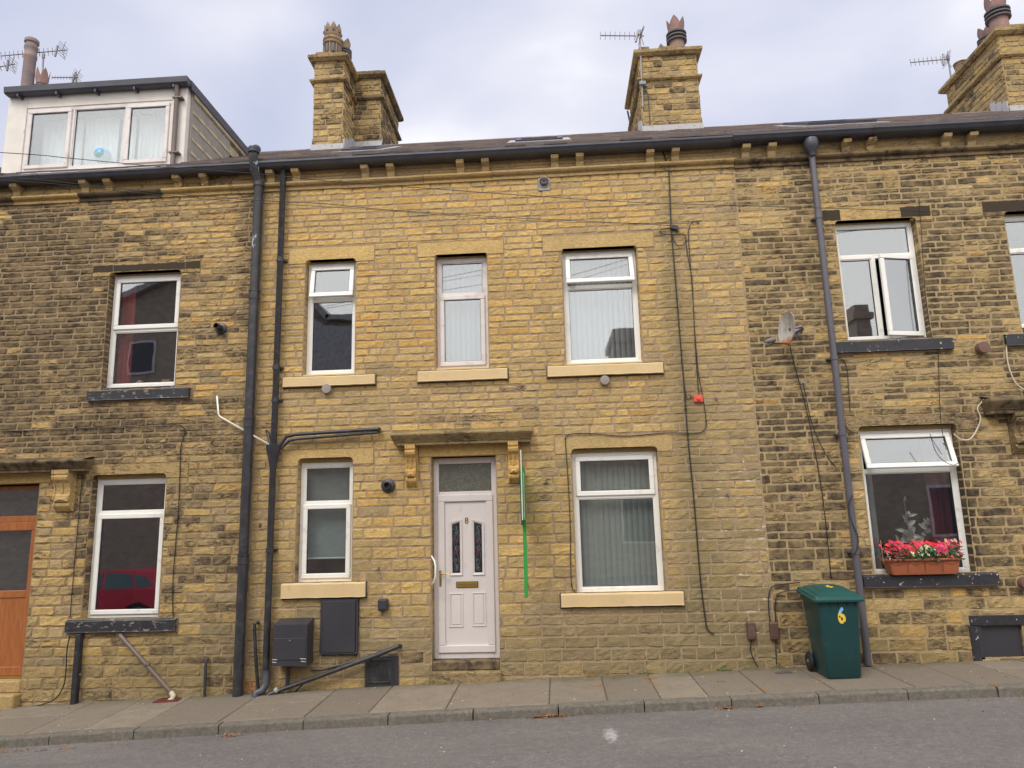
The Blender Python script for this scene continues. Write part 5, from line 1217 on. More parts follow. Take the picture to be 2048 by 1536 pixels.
p = W(1348, 455, -.03); mb = MB(); mb.xf = Matrix.Translation((p.x, 0, p.z)) @ Matrix.Rotation(.25, 4, 'Y'); mb.bbox(-.05, .05, -.05, -.01, -.03, .03, .008); mb.bbox(.04, .065, -.04, -.01, -.05, .005, .006)
tag(mb.build('telephone_junction_box', M_PIPE), 'small black junction box where the overhead wire meets the wall', 'junction box')
p = W(1397, 797, -.04); al = thing('alarm_box', 'small red box with a raised button on the clean wall', 'alarm box', (p.x, 0, p.z-.045))
mb = MB(); mb.bbox(p.x-.055, p.x+.055, -.045, 0, p.z-.045, p.z+.045, .008); mb.build('case', M_ALARM, al)
mb = MB(); mb.lathe((p.x, -.045, p.z), [(.026, 0), (.024, -.018), (.0, -.022)], 14, axis='y'); mb.build('button', M_ALARM, al, auto=40)
mb = MB(); p = W(1396, 445, -.03)
for q in ((-.03, -.01), (.03, .02), (.02, -.02)): mb.tube([(p.x-q[0]*.2, 0, p.z), (p.x+q[0], -.05, p.z+q[1])], .005, 6)
tag(mb.build('wire_bracket', M_METAL), 'small metal hook bracket right of the telephone junction box', 'bracket')

for h_, px, py in (('L', 376, 1050), ('L', 521, 1052), ('C', 757, 1139), ('C', 1455, 992), ('C', 1432, 800), ('R', 1606, 560), ('L', 425, 885)):
    p = W(px, py, 0); mb = MB(); mb.tube([(p.x, .0, p.z+.02), (p.x, -.035, p.z+.02), (p.x+.004, -.05, p.z), (p.x+.003, -.04, p.z-.018), (p.x, -.025, p.z-.012)], .006, 6); mb.bbox(p.x-.016, p.x+.016, -.016, 0, p.z-.004, p.z+.034, .005); mb.build('wall_hook', M_VENTB if h_ != 'C' else M_METAL, HOUSE[h_])
# estate agent board seen edge on
sx = (W(1052, 1190, -.3).x+W(1047, 910, -.3).x)/2; zb_, zm_, zt_ = W(1052, 1193, -.3).z, W(1049, 1040, -.3).z, W(1046, 905, -.3).z
M_GREEN = simple('bright_green_board', (0.03, 0.30, 0.055), .5, .08, 6); M_GREEND = simple('dark_green_backing', (0.01, 0.10, 0.03), .6); M_WB = simple('white_board_edge', (.62, .68, .62), .5)
sg_ = thing('estate_agent_board', 'green and white property sign board seen edge on right of the door hood', 'sign', (sx, -.25, zb_))
mb = MB(); mb.bbox(sx-.020, sx+.022, -.42, -.38, zb_, W(1049, 1035, -.3).z, .003); mb.build('post', M_GREEN, sg_)
zq = W(1047, 940, -.3).z
mb = MB(); mb.box(sx-.028, sx-.010, -.62, -.02, W(1049, 1050, -.3).z, zq); mb.build('board', M_GREEND, sg_)
mb = MB(); mb.box(sx-.008, sx+.012, -.60, -.05, W(1049, 1035, -.3).z-.01, zq+.02); mb.build('board', M_GREEN, sg_)
mb = MB(); mb.box(sx-.014, sx-.002, -.64, -.60, zm_, zt_); mb.box(sx+.0135, sx+.0165, -.605, -.52, zm_+.0, zq-.05)
for k_ in range(9): zz = zm_+.1+k_*.032; mb.box(sx+.017, sx+.0185, -.58, -.54, zz, zz+.018, mi=1)
mb.build('panel_edge', [M_WB, M_GREEND], sg_)
mb = MB(); mb.box(sx-.005, sx+.005, -.05, 0, zq-.1, zq-.05); mb.box(sx-.005, sx+.005, -.4, 0, zb_+.1, zb_+.13); mb.build('bracket', M_METAL, sg_)

# ------------------------------------------------------------------ satellite dish
c0 = W(1574, 658, -.33); dish = thing('satellite_dish', 'rust stained oval satellite dish on the dark wall left of the grey downpipe', 'satellite dish', (c0.x, 0, c0.z))
def dish_mat():
    mt, t, bs = newmat('weathered_dish'); n = noise(t, 14, 6, .7, stretch=(1, 1, .35))
    c = mixc(t, maprange(t, n, .35, .65), (.26, .245, .225), (.52, .49, .45)); sp = N(t, 'ShaderNodeSeparateXYZ'); L(t, geo(t), sp.inputs[0])
    h_ = mathn(t, 'ADD', sp.outputs[2], mathn(t, 'MULTIPLY', noise(t, 22, 4), -.16)); c = mixc(t, maprange(t, h_, c0.z-.17, c0.z-.23), c, (.36, .13, .045))
    L(t, c, bs.inputs['Base Color']); bs.inputs['Roughness'].default_value = .6; return mt
nd = Vector((-1.0, -.22, .10)).normalized()
M_ = nd.to_track_quat('Z', 'Y').to_matrix().to_4x4(); M_.translation = c0
mb = MB(); mb.xf = M_; vs = []; fs = []; R_, S_ = 7, 28
for side in (0, 1):
    for i in range(R_+1):
        for j in range(S_):
            t = 2*math.pi*j/S_; r = i/R_; vs.append((.19*r*math.cos(t), .215*r*math.sin(t), .06*r*r-.05-.008*side))
o_ = (R_+1)*S_
for side in (0, 1):
    for i in range(R_):
        for j in range(S_):
            f = (side*o_+i*S_+j, side*o_+i*S_+(j+1) % S_, side*o_+(i+1)*S_+(j+1) % S_, side*o_+(i+1)*S_+j); fs.append(f if side == 0 else f[::-1])
for j in range(S_): fs.append((R_*S_+j, R_*S_+(j+1) % S_, o_+R_*S_+(j+1) % S_, o_+R_*S_+j))
mb.add(vs, fs); mb.build('reflector', dish_mat(), dish, auto=60)
mb = MB(); e1 = W(1578, 688, -.38); e2 = W(1545, 686, -.55); mb.tube([e1, e2], .009, 8); mb.build('feed_arm', M_PIPE, dish)
mb = MB(); e0 = W(1529, 684, -.60); e3 = W(1548, 679, -.52); mb.tube([e0, e0.lerp(e3, .3), e0.lerp(e3, .35), e3], [.014, .018, .028, .032], 12); mb.build('receiver', simple('grey_lnb', (.16, .15, .15), .5), dish, auto=50)
mb = MB(); b1_ = W(1592, 665, 0); mb.bbox(b1_.x-.04, b1_.x+.04, -.02, 0, b1_.z-.07, b1_.z+.07, .005); mb.tube([(b1_.x, -.01, b1_.z), (b1_.x, -.24, b1_.z-.02), (b1_.x-.03, -.3, b1_.z), (c0.x+.03, -.31, c0.z)], .018, 10); mb.build('wall_bracket', M_METAL, dish, auto=50)
mb = MB(); p = W(1606, 765, -.02); mb.lathe((p.x, 0, p.z), [(.028, 0), (.026, -.015), (.01, -.018), (.01, -.03), (0, -.03)], 12, axis='y'); tag(mb.build('wall_fixing', M_VENTW), 'round grey wall fixing below and right of the satellite dish', 'fixing')

# ------------------------------------------------------------------ aerials
def aerial(tip, hub, Y, n, mastpts, label, reflector=True, tilt=0, el=.085):
    a_, b_ = W(*tip, Y), W(*hub, Y); r_ = thing('television_aerial', label, 'aerial', W(*mastpts[-1], Y), 'rooftop aerials')
    mb = MB(); mb.tube([a_, b_], .011, 6); ax = (b_-a_).normalized(); u = Vector((0, 0, 1)); u = (u-ax*u.dot(ax)).normalized(); w = ax.cross(u)
    e = (u*math.cos(tilt)+w*math.sin(tilt))
    for i in range(n):
        c = a_.lerp(b_, i/(n-1)*.78); mb.tube([c-e*el, c+e*el], .0065, 5)
    mb.build('boom', M_METAL, r_)
    mb = MB(); c = a_.lerp(b_, .84); f = w
    mb.tube([c-u*.13-ax*.02, c+u*.13+ax*.02], .022, 8) if reflector else None
    c2 = a_.lerp(b_, .93)
    for s1 in (-1, 1):
        for s2 in (0, .05, .1): mb.tube([c2+u*(s1*(.02+s2))+f*.15+ax*.03*s1*s2*10, c2+u*(s1*(.02+s2))-f*.15+ax*.03*s1*s2*10], .005, 5)
        mb.tube([c2, c2+u*s1*.2+ax*.06], .008, 5)
    mb.build('reflector', M_METAL, r_)
    mb = MB(); mb.tube([W(x, y, Y) for x, y in mastpts], .017, 8); mb.tube([W(mastpts[0][0], mastpts[0][1], Y)+Vector((0, 0, -.04)), W(mastpts[0][0], mastpts[0][1], Y)+Vector((0, 0, .06))], .03, 8); mb.build('mast', M_METAL, r_)
    return r_
Ya = 3.70
ar = aerial((1201, 71), (1288, 72), Ya, 8, [(1279, 66), (1281, 100), (1284, 175), (1286, 215)], 'television aerial strapped to the corner of the middle chimney')
mb = MB(); p = W(1285, 167, Ya-.02); mb.bbox(p.x-.06, p.x+.06, Ya-.06, Ya, p.z-.035, p.z+.035, .006); mb.build('amplifier', simple('pale_blue_grey_box', (.22, .28, .30), .5), ar)
mb = MB(); mb.tube([W(1290, 178, Ya), W(1296, 190, Ya), W(1300, 250, Ya)], .008, 6); mb.build('cable', M_CABLE, ar)
aerial((1821, 125), (1899, 118), 5.5, 8, [(1896, 117), (1899, 135), (1904, 170)], 'television aerial fixed to the rear corner of the right chimney')
aerial((2, 112), (134, 100), 4.6, 13, [(87, 113), (85, 150), (84, 170)], 'long television aerial with grid reflector beside the tall terracotta pot', tilt=.2)
aerial((-60, 145), (30, 128), 4.6, 8, [(-20, 139), (-22, 200)], 'television aerial at the far left edge of the roof', tilt=.5)
aerial((104, 155), (157, 155), 5.2, 8, [(152, 153), (152, 175)], 'small television aerial peeping over the dormer roof', el=.045)
mb = MB(); mb.tube([W(1255, 222, 5.4), W(1260, 245, 5.4), W(1266, 262, 5.4)], .02, 8); tag(mb.build('chimney_stay', M_PIPE), 'bent black pipe hanging from the back corner of the middle chimney cap', 'stay')

# ------------------------------------------------------------------ wheelie bin
BX0, BX1, BY0, BY1, BZ = 2.80, 3.15, -.69, -.24, .135
BZ = zpave(2.97, -.5)+.002
binr = thing('wheelie_bin', 'green wheelie bin with a sunflower number on its front standing on the pavement', 'wheelie bin', (2.98, -.45, BZ))
M_BIN = simple('dark_green_bin_plastic', (0.008, 0.048, 0.050), .36, .1, 3, .05, dirt=(.05, .085, .075), dirt_amt=(.62, .85), dscale=5); M_LID = simple('green_lid_plastic', (0.009, 0.075, 0.070), .42, .1, 3, .1)
def rr(x0, x1, y0, y1, z, r=.035, n=4, zf=None):
    out = []
    for cx, cy, a0 in ((x1-r, y1-r, 0), (x0+r, y1-r, 90), (x0+r, y0+r, 180), (x1-r, y0+r, 270)):
        for k_ in range(n+1):
            a = math.radians(a0+90*k_/n); x_, y_ = cx+r*math.cos(a), cy+r*math.sin(a); out.append((x_, y_, z if zf is None else zf(x_, y_)))
    return out
BT = BZ+.80
mb = MB(); mb.loft([rr(2.81, 3.14, -.68, -.26, BZ, .03), rr(2.795, 3.155, -.695, -.25, BZ+.03, .04), rr(2.785, 3.175, -.70, -.22, BZ+.35, .04), rr(2.765, 3.20, -.705, -.17, BT-.03, .04), rr(2.745, 3.22, -.715, -.15, BT-.02, .04), rr(2.745, 3.22, -.715, -.15, BT+.01, .04)])
for k_ in range(5): x_ = 2.80+k_*.09; mb.bbox(x_, x_+.008, -.722, -.70, BT-.06, BT-.015, .002)
mb.build('body', M_BIN, binr, auto=35)
tilt = lambda x_, y_: (y_+.74)*.10
def lz(z0): return lambda x_, y_: z0+tilt(x_, y_)
mb = MB(); mb.loft([rr(2.715, 3.25, -.745, -.14, 0, .03, zf=lz(BT-.01)), rr(2.71, 3.255, -.75, -.13, 0, .035, zf=lz(BT+.012)), rr(2.725, 3.24, -.735, -.14, 0, .035, zf=lz(BT+.022)), rr(2.73, 3.235, -.73, -.14, 0, .035, zf=lz(BT+.042)),
                    rr(2.77, 3.195, -.70, -.17, 0, .04, zf=lz(BT+.047)), rr(2.785, 3.18, -.68, -.19, 0, .04, zf=lz(BT+.065)), rr(2.84, 3.12, -.60, -.25, 0, .04, zf=lz(BT+.075)), rr(2.86, 3.10, -.57, -.28, 0, .04, zf=lz(BT+.092))])
lid = mb.build('lid', M_LID, binr, auto=35)
mb = MB()
for x_ in (2.80, 3.16): mb.tube([(x_, -.15, BT+.02), (x_, -.10, BT+.05)], .014, 8)
mb.tube([(2.76, -.10, BT+.05), (3.20, -.10, BT+.05)], .016, 10); mb.build('handle', M_BIN, binr)
for x_ in (2.745, 3.165):
    mb = MB(); r_ = .10; prof = [(.05, 0), (r_*.8, -.002), (r_, .01), (r_, .035), (r_*.8, .047), (.05, .045)]
    mb.lathe((x_, -.235, BZ+r_), prof, 24, axis='x'); wl = mb.build('wheel', simple('black_rubber', (.018, .018, .02), .7), binr, auto=40)
    mb = MB(); mb.lathe((x_, -.235, BZ+r_), [(0, -.008), (.02, -.008), (.025, .005), (.05, .01), (.07, .0), (.075, .006), (.06, .02), (0, .03)], 20, axis='x'); mb.build('hub', simple('grey_hub', (.09, .09, .10), .5), wl, auto=40)
mb = MB(); mb.tube([(2.76, -.235, BZ+.10), (3.2, -.235, BZ+.10)], .012, 8); mb.build('axle', M_METAL, binr)
def flower_mat(zc, hgt, axis=2, cen=0):
    mt, t, bs = newmat('sunflower_sticker'); sp = N(t, 'ShaderNodeSeparateXYZ'); L(t, geo(t), sp.inputs[0])
    f = mathn(t, 'DIVIDE', mathn(t, 'SUBTRACT', sp.outputs[axis], zc), hgt)
    vo = N(t, 'ShaderNodeTexVoronoi', feature='F1'); vo.inputs['Scale'].default_value = 24; L(t, geo(t), vo.inputs['Vector'])
    yel = mixc(t, maprange(t, vo.outputs['Distance'], .24, .38), (.055, .018, .008), (.80, .55, .07))
    blue = mixc(t, noise(t, 40, 3), (.06, .36, .80), (.35, .62, .85))
    f2 = mathn(t, 'ADD', f, mathn(t, 'MULTIPLY', noise(t, 60, 3), .12))
    c = mixc(t, maprange(t, f2, .20, .26), yel, blue); c = mixc(t, maprange(t, f2, -.38, -.48), c, (.12, .30, .05))
    L(t, c, bs.inputs['Base Color']); bs.inputs['Roughness'].default_value = .4; return mt
pc = W(1683, 1231, -.705); V, Fs = text_mesh('6', .19, .0012)
V = V*np.array((.82, 1.20, 1)); n0 = len(V); V2 = []; F2 = []
for i_, (ox_, oy_) in enumerate(((0, 0), (.007, 0), (-.007, 0), (0, .007), (0, -.007), (.005, .005), (-.005, .005), (.005, -.005), (-.005, -.005))):
    V2.append(V+np.array((ox_, oy_, i_*.00015))); F2 += [tuple(q+i_*n0 for q in f) for f in Fs]
V = np.concatenate(V2); Fs = F2; hh = (V[:, 1].max()-V[:, 1].min()); V[:, 1] -= (V[:, 1].max()+V[:, 1].min())/2; V[:, 0] -= (V[:, 0].max()+V[:, 0].min())/2
mb = MB(); mb.xf = Matrix.Translation((pc.x, -.7070, pc.z)) @ Matrix.Rotation(math.pi/2+.017, 4, 'X'); mb.add(V, Fs); mb.build('number_sticker', flower_mat(pc.z, hh), binr)
mb = MB(); mb.xf = Matrix.Translation((2.99, -.44, BT+.0955+tilt(0, -.44))) @ Matrix.Rotation(math.radians(5.7), 4, 'X'); mb.add(V*np.array((.9, .75, 1)), Fs); mb.build('number_sticker', flower_mat(-.44, hh*.75, 1), lid)

# ------------------------------------------------------------------ flower box
s = SILL['R3']; FZ = s[3]+.004; fa = W(1775, 1140, -.1).x; fb = W(1921, 1140, -.1).x
fbx = thing('window_box', 'terracotta trough of red pink and cream begonias on the black sill', 'window box', ((fa+fb)/2, -.05, FZ))
M_TROUGH = simple('orange_terracotta_plastic', (0.43, 0.135, 0.062), .55, .06, 4)
zt_ = W(1850, 1117, -.13).z
mb = MB(); ins = .022
secs = [(fa+ins+.03, fb-ins-.02, -.115, .035, FZ), (fa+ins+.02, fb-ins-.01, -.12, .04, FZ+.01), (fa+.008, fb-.004, -.14, .06, zt_-.022), (fa+.004, fb, -.145, .065, zt_-.022)]
mb.loft([rr(a_, b_, c_, d_, z_, .02, 3) for a_, b_, c_, d_, z_ in secs])
mb.loft([rr(fa-.012, fb+.012, -.158, .075, zt_-.022, .02, 3), rr(fa-.014, fb+.014, -.162, .078, zt_-.01, .02, 3), rr(fa-.01, fb+.01, -.156, .074, zt_, .02, 3)])
mb.build('trough', M_TROUGH, fbx, auto=35)
mb = MB(); n = 4; wseg = (fb-fa-.04)/n
for k_ in range(n):
    xa_ = fa+.02+k_*wseg
    def yat(z_): t = (z_-FZ)/(zt_-.022-FZ); return -.121-.021*t
    zt2, zb2 = zt_-.035, FZ+.02
    mb.tube([(xa_+.01, yat(zt2)-.001, zt2), (xa_+wseg-.01, yat(zt2)-.001, zt2)], .0018, 4)
    mb.tube([(xa_+wseg*t, yat(zt2-.035*math.sin(t*math.pi))-.001, zt2-.035*math.sin(t*math.pi)) for t in np.linspace(.05, .95, 9)], .0018, 4)
    for q in (.0, .05): mb.tube([(xa_+q*wseg, yat(zt2)-.001, zt2), (xa_+q*wseg, yat(zb2)-.001, zb2)], .0018, 4)
mb.build('swag_relief', simple('dark_terracotta_groove', (.22, .06, .03), .7), fbx)
M_LEAFG = simple('begonia_leaf', (0.035, 0.095, 0.028), .5, .4, 40); M_LEAFB = simple('bronze_begonia_leaf', (0.06, 0.035, 0.02), .5, .4, 40)
M_RED = simple('red_petal', (0.72, 0.018, 0.025), .5, .15, 30); M_PINK = simple('pink_petal', (0.78, 0.06, 0.16), .5, .15, 30); M_WHITE = simple('cream_petal', (0.74, 0.72, 0.42), .5, .1, 30); M_PALE = simple('blush_petal', (0.75, 0.48, 0.42), .5, .1, 30)
def mound(t): return .10+.05*math.sin(t*9+.5)+.045*math.sin(t*21)
fol = MB(); FLW = {'red': MB(), 'pink': MB(), 'cream': MB(), 'blush': MB()}
for i in range(900):
    t = rnd.random(); x = fa-.03+(fb-fa+.06)*t; y = rnd.uniform(-.19, .07); hmx = (.12+.07*abs(math.sin(t*8+.4)))*(1-.5*max(0, (-.1-y)/.1)); z = zt_-.03+rnd.random()**.7*hmx
    leaf(fol, Vector((x, y, z)), Vector((rnd.uniform(-1, 1), rnd.uniform(-1, .3), rnd.uniform(-.3, .8))), Vector((rnd.uniform(-.3, .3), -.5, 1)), rnd.uniform(.022, .04), rnd.uniform(.02, .034), mi=0 if .3+rnd.gauss(0, .12) < t else 1)
def flower(mb, c, r, n_):
    n_ = n_.normalized(); u = n_.cross(Vector((0, 0, 1)) if abs(n_.z) < .9 else Vector((1, 0, 0))).normalized(); v = n_.cross(u)
    for k_ in range(4):
        a = k_*math.pi/2+rnd.random(); d_ = u*math.cos(a)+v*math.sin(a); s_ = n_.cross(d_); rr_ = r*(1 if k_ % 2 else .8)
        mb.add([tuple(c), tuple(c+d_*rr_*.6+s_*rr_*.42+n_*r*.25), tuple(c+d_*rr_*1.05+n_*r*.15), tuple(c+d_*rr_*.6-s_*rr_*.42+n_*r*.25)], [(0, 1, 2, 3)])
for i in range(250):
    t = rnd.random(); y = rnd.uniform(-.2, .03); x = fa-.02+(fb-fa+.04)*t; hmx = (.12+.07*abs(math.sin(t*8+.4)))
    lo = .25 if (t < .3) else .0
    f = rnd.random()**.6; z = zt_+.02+f*(hmx-.01); y = -.19+.22*f*rnd.random()+rnd.uniform(0, .03)
    if .32 < t < .45 and f < .55: key = 'cream'
    elif .45 < t < .68: key = 'cream' if f < .75 else ('red' if rnd.random() < .7 else 'pink')
    elif .68 <= t < .82: key = 'pink'
    elif t >= .82: key = rnd.choice(['blush', 'red', 'pink'])
    elif t < .06 and f < .4: key = 'blush'
    else: key = 'red' if rnd.random() < .68 else 'pink'
    if key == 'cream' and rnd.random() < .35: continue
    flower(FLW[key], Vector((x, y, z)), rnd.uniform(.015, .026), Vector((rnd.uniform(-.5, .5), -1, rnd.uniform(.1, .9))))
fol.build('foliage', [M_LEAFG, M_LEAFB], fbx)
for k_, m_ in (('red', M_RED), ('pink', M_PINK), ('cream', M_WHITE), ('blush', M_PALE)): FLW[k_].build('blossom', m_, fbx)
mb = MB(); a_, b_ = W(1892, 1077, -.06), W(1896, 1120, -.06); mb.box(b_.x-.014, b_.x+.014, -.065, -.06, b_.z, a_.z); mb.build('plant_label', simple('wooden_label', (.62, .38, .14), .6), fbx)
mb = MB(); mb.tube([W(1761, 1080, -.08), W(1767, 1125, -.08)], .004, 5); mb.build('cane', simple('bamboo_cane', (.45, .33, .17), .6), fbx)

# ------------------------------------------------------------------ ground
def asphalt():
    mt, t, bs = newmat('worn_asphalt'); 
    big = noise(t, 1.1, 5, .6, stretch=(.5, 1.6, 1)); fine = noise(t, 48, 4, .9); mid = noise(t, 16, 5, .75)
    c = mixc(t, maprange(t, big, .3, .7), (0.130, 0.120, 0.118), (0.180, 0.163, 0.155))
    c = mixc(t, maprange(t, fine, .48, .34, 0, .8), c, (0.09, 0.085, 0.088)); c = mixc(t, maprange(t, fine, .58, .70, 0, .8), c, (0.44, 0.41, 0.39))
    c = mixc(t, maprange(t, mid, .53, .66, 0, .6), c, (0.10, 0.09, 0.088)); c = mixc(t, maprange(t, mid, .46, .34, 0, .45), c, (0.27, 0.245, 0.23)); c = mixc(t, maprange(t, noise(t, 2.2, 6, .7, stretch=(.35, 1.3, 1)), .56, .7, 0, .6), c, (0.11, 0.10, 0.098))
    vo = N(t, 'ShaderNodeTexVoronoi', feature='F1'); vo.inputs['Scale'].default_value = 30; L(t, geo(t), vo.inputs['Vector'])
    c = mixc(t, maprange(t, vo.outputs['Distance'], .10, .06), c, (0.045, 0.045, 0.05))
    # pale paint splash
    cx = W(1225, 1470, -2.2)
    px_ = N(t, 'ShaderNodeSeparateXYZ'); L(t, geo(t), px_.inputs[0])
    splx, sply = SPL
    dx = mathn(t, 'MULTIPLY', mathn(t, 'SUBTRACT', px_.outputs[0], splx), 9.0); dy = mathn(t, 'MULTIPLY', mathn(t, 'SUBTRACT', px_.outputs[1], sply), 2.6)
    r2 = mathn(t, 'ADD', mathn(t, 'MULTIPLY', dx, dx), mathn(t, 'MULTIPLY', dy, dy))
    mk = mathn(t, 'ADD', mathn(t, 'MULTIPLY', r2, -.6), mathn(t, 'MULTIPLY', noise(t, 28, 6, .9), 1.7))
    c = mixc(t, maprange(t, mk, .62, .85, 0, .7), c, (0.48, 0.47, 0.50))
    L(t, c, bs.inputs['Base Color']); bs.inputs['Roughness'].default_value = .85
    bump(t, bs, mathn(t, 'ADD', fine, mathn(t, 'MULTIPLY', mid, .5)), .7, .006); return mt
def groundhit(px, py, z):
    d_ = FW+RX*((px-1024)/F_PX)-UP*((py-768)/F_PX); t = (z-EYE)/d_.z; return d_.x*t, d_.y*t-DIST
gx, gy = groundhit(1222, 1470, -.08); gx, gy = groundhit(1222, 1470, zroad(gx, gy)); SPL = (gx, gy)
M_ASPH = asphalt()
def paving():
    mt, t, bs = newmat('stone_flags'); at = N(t, 'ShaderNodeAttribute', attribute_name='tint'); sep = N(t, 'ShaderNodeSeparateColor'); L(t, at.outputs['Color'], sep.inputs[0])
    c = ramp(t, sep.outputs[0], [(0, (0.190, 0.158, 0.126)), (.5, (0.228, 0.190, 0.150)), (1, (0.268, 0.222, 0.175))])
    n = noise(t, 5, 6, .7); c = mixc(t, maprange(t, n, .35, .68, 0, .65), c, (0.17, 0.14, 0.105))
    f = noise(t, 42, 5, .88); c = mixc(t, maprange(t, f, .55, .68, 0, .6), c, (0.38, 0.33, 0.27)); c = mixc(t, maprange(t, f, .45, .33, 0, .6), c, (0.08, 0.07, 0.055))
    sp = N(t, 'ShaderNodeSeparateXYZ'); L(t, geo(t), sp.inputs[0])
    g = mathn(t, 'ADD', mathn(t, 'MULTIPLY', sp.outputs[1], 1.1), mathn(t, 'MULTIPLY', noise(t, 2.2, 5), 1.0)); c = mixc(t, maprange(t, g, .2, .55, 0, .55), c, (0.085, 0.085, 0.030))
    L(t, c, bs.inputs['Base Color']); bs.inputs['Roughness'].default_value = .9; bump(t, bs, mathn(t, 'ADD', n, mathn(t, 'MULTIPLY', f, .4)), .5, .008); return mt
M_FLAG = paving()
M_KERB = simple('stone_kerb', (0.165, 0.148, 0.122), .9, .25, 14, .8, dirt=(.10, .09, .075), dirt_amt=(.45, .7), dscale=30, bscale=50)
M_DIRT = simple('joint_dirt', (0.13, 0.10, 0.068), .95, .3, 20)
mb = MB()
# one sheet of ground to the horizon, falling with the street
xs = [-600, -120, -40, -20]+list(np.arange(-14, 14.1, 1.0))+[20, 40, 120, 600]; ys = [-600, -120, -40, -20, -12, -9, -6, -4.5, -3.5, -2.5, -1.9, -1.6, KY+.06, 0, 9, 40, 120, 600]
def zsheet(x, y):
    xc = max(-16, min(16, x)); return (zroad(xc, y)+(x-xc)*.012) if y < KY+.1 else (zk(xc)-.1+(x-xc)*.012)-(.0 if y < 1 else .3)
vs = [(x, y, zsheet(x, y)) for y in ys for x in xs]; nx = len(xs); fs = [(j*nx+i, j*nx+i+1, (j+1)*nx+i+1, (j+1)*nx+i) for j in range(len(ys)-1) for i in range(nx-1)]
mb.add(vs, fs); road = mb.build('road', M_ASPH, smooth=True); struct(road)
mb = MB()
def slab(x0, x1, y0, y1, z_, tint, mi=0, th=.06):
    g = .0045; x0 += g; x1 -= g; y0 += g; y1 -= g; nx_ = max(1, int((x1-x0)/.3)); vs = []; fs = []; b_ = .008
    P = [(x0, y0), (x1, y0), (x1, y1), (x0, y1)]; I = [(x0+b_, y0+b_), (x1-b_, y0+b_), (x1-b_, y1-b_), (x0+b_, y1-b_)]
    tz = [rnd.uniform(-.0025, .0025) for _ in range(4)]
    for (x, y) in P: vs.append((x, y, zpave(x, y)-th))
    for k_, (x, y) in enumerate(P): vs.append((x, y, zpave(x, y)-.007+tz[k_]))
    for k_, (x, y) in enumerate(I): vs.append((x, y, zpave(x, y)+tz[k_]))
    for lv in (0, 4):
        for k_ in range(4): fs.append((lv+k_, lv+(k_+1) % 4, lv+4+(k_+1) % 4, lv+4+k_))
    fs.append((8, 9, 10, 11)); mb.add(vs, fs, mi=mi, tint=tint)
x = -12.0; yk = KY+.13
joints = sorted([W(q, 1400, -.65).x for q in (120, 225, 330, 480, 640, 760, 905, 1100, 1210, 1310, 1400, 1508, 1640, 1790, 1900, 2010, 2120)])
jl = []
while x < joints[0]-.9: jl.append(x); x += .85
jl += joints; x = joints[-1]+.8
while x < 12: jl.append(x); x += .8
for i in range(len(jl)-1):
    a_, b_ = jl[i], jl[i+1]; t = (nr.rand(), 0, 0, 0)
    if a_ < -3.2 and i % 2 == 0 or nr.rand() < .25:
        ym = nr.uniform(-.8, -.45); slab(a_, b_, yk, ym, 0, (nr.rand(), 0, 0, 0)); slab(a_, b_, ym, .02, 0, (nr.rand(), 0, 0, 0))
    else: slab(a_, b_, yk, .02, 0, t)
pave = mb.build('pavement', M_FLAG, attr=True); struct(pave)
mb = MB(); mb.add([(x_, y_, zpave(x_, y_)-.014) for x_ in np.arange(-12, 12.1, 1) for y_ in (KY+.05, .05)], [(2*i, 2*i+2, 2*i+3, 2*i+1) for i in range(24)]); struct(mb.build('pavement_bed', M_DIRT))
mb = MB(); kx = [W(q, 1430, KY).x for q in (-64, 103, 270, 438, 607, 776, 946, 1117, 1290, 1465, 1641, 1821, 2002, 2190)]
while kx[0] > -12: kx.insert(0, kx[0]-1.0)
while kx[-1] < 12: kx.append(kx[-1]+1.0)
for i in range(len(kx)-1):
    a_, b_ = kx[i]+.006, kx[i+1]-.006; n = 12; secs = []; dy = rnd.uniform(-.006, .006); dz = rnd.uniform(-.004, .004)
    for q in np.linspace(a_, b_, n):
        z_ = zk(q)+dz+rnd.uniform(-.0015, .0015); j = rnd.uniform(-.003, .003)
        secs.append([(q, KY-.01+dy+j, z_-.2), (q, KY+dy+j, z_-.018), (q, KY+.006+dy+j, z_-.005+j*.5), (q, KY+.02+dy, z_), (q, KY+.128, z_+.001), (q, KY+.13, z_-.2)])
    mb.loft([s_[::-1] for s_ in secs])
struct(mb.build('kerb', M_KERB))

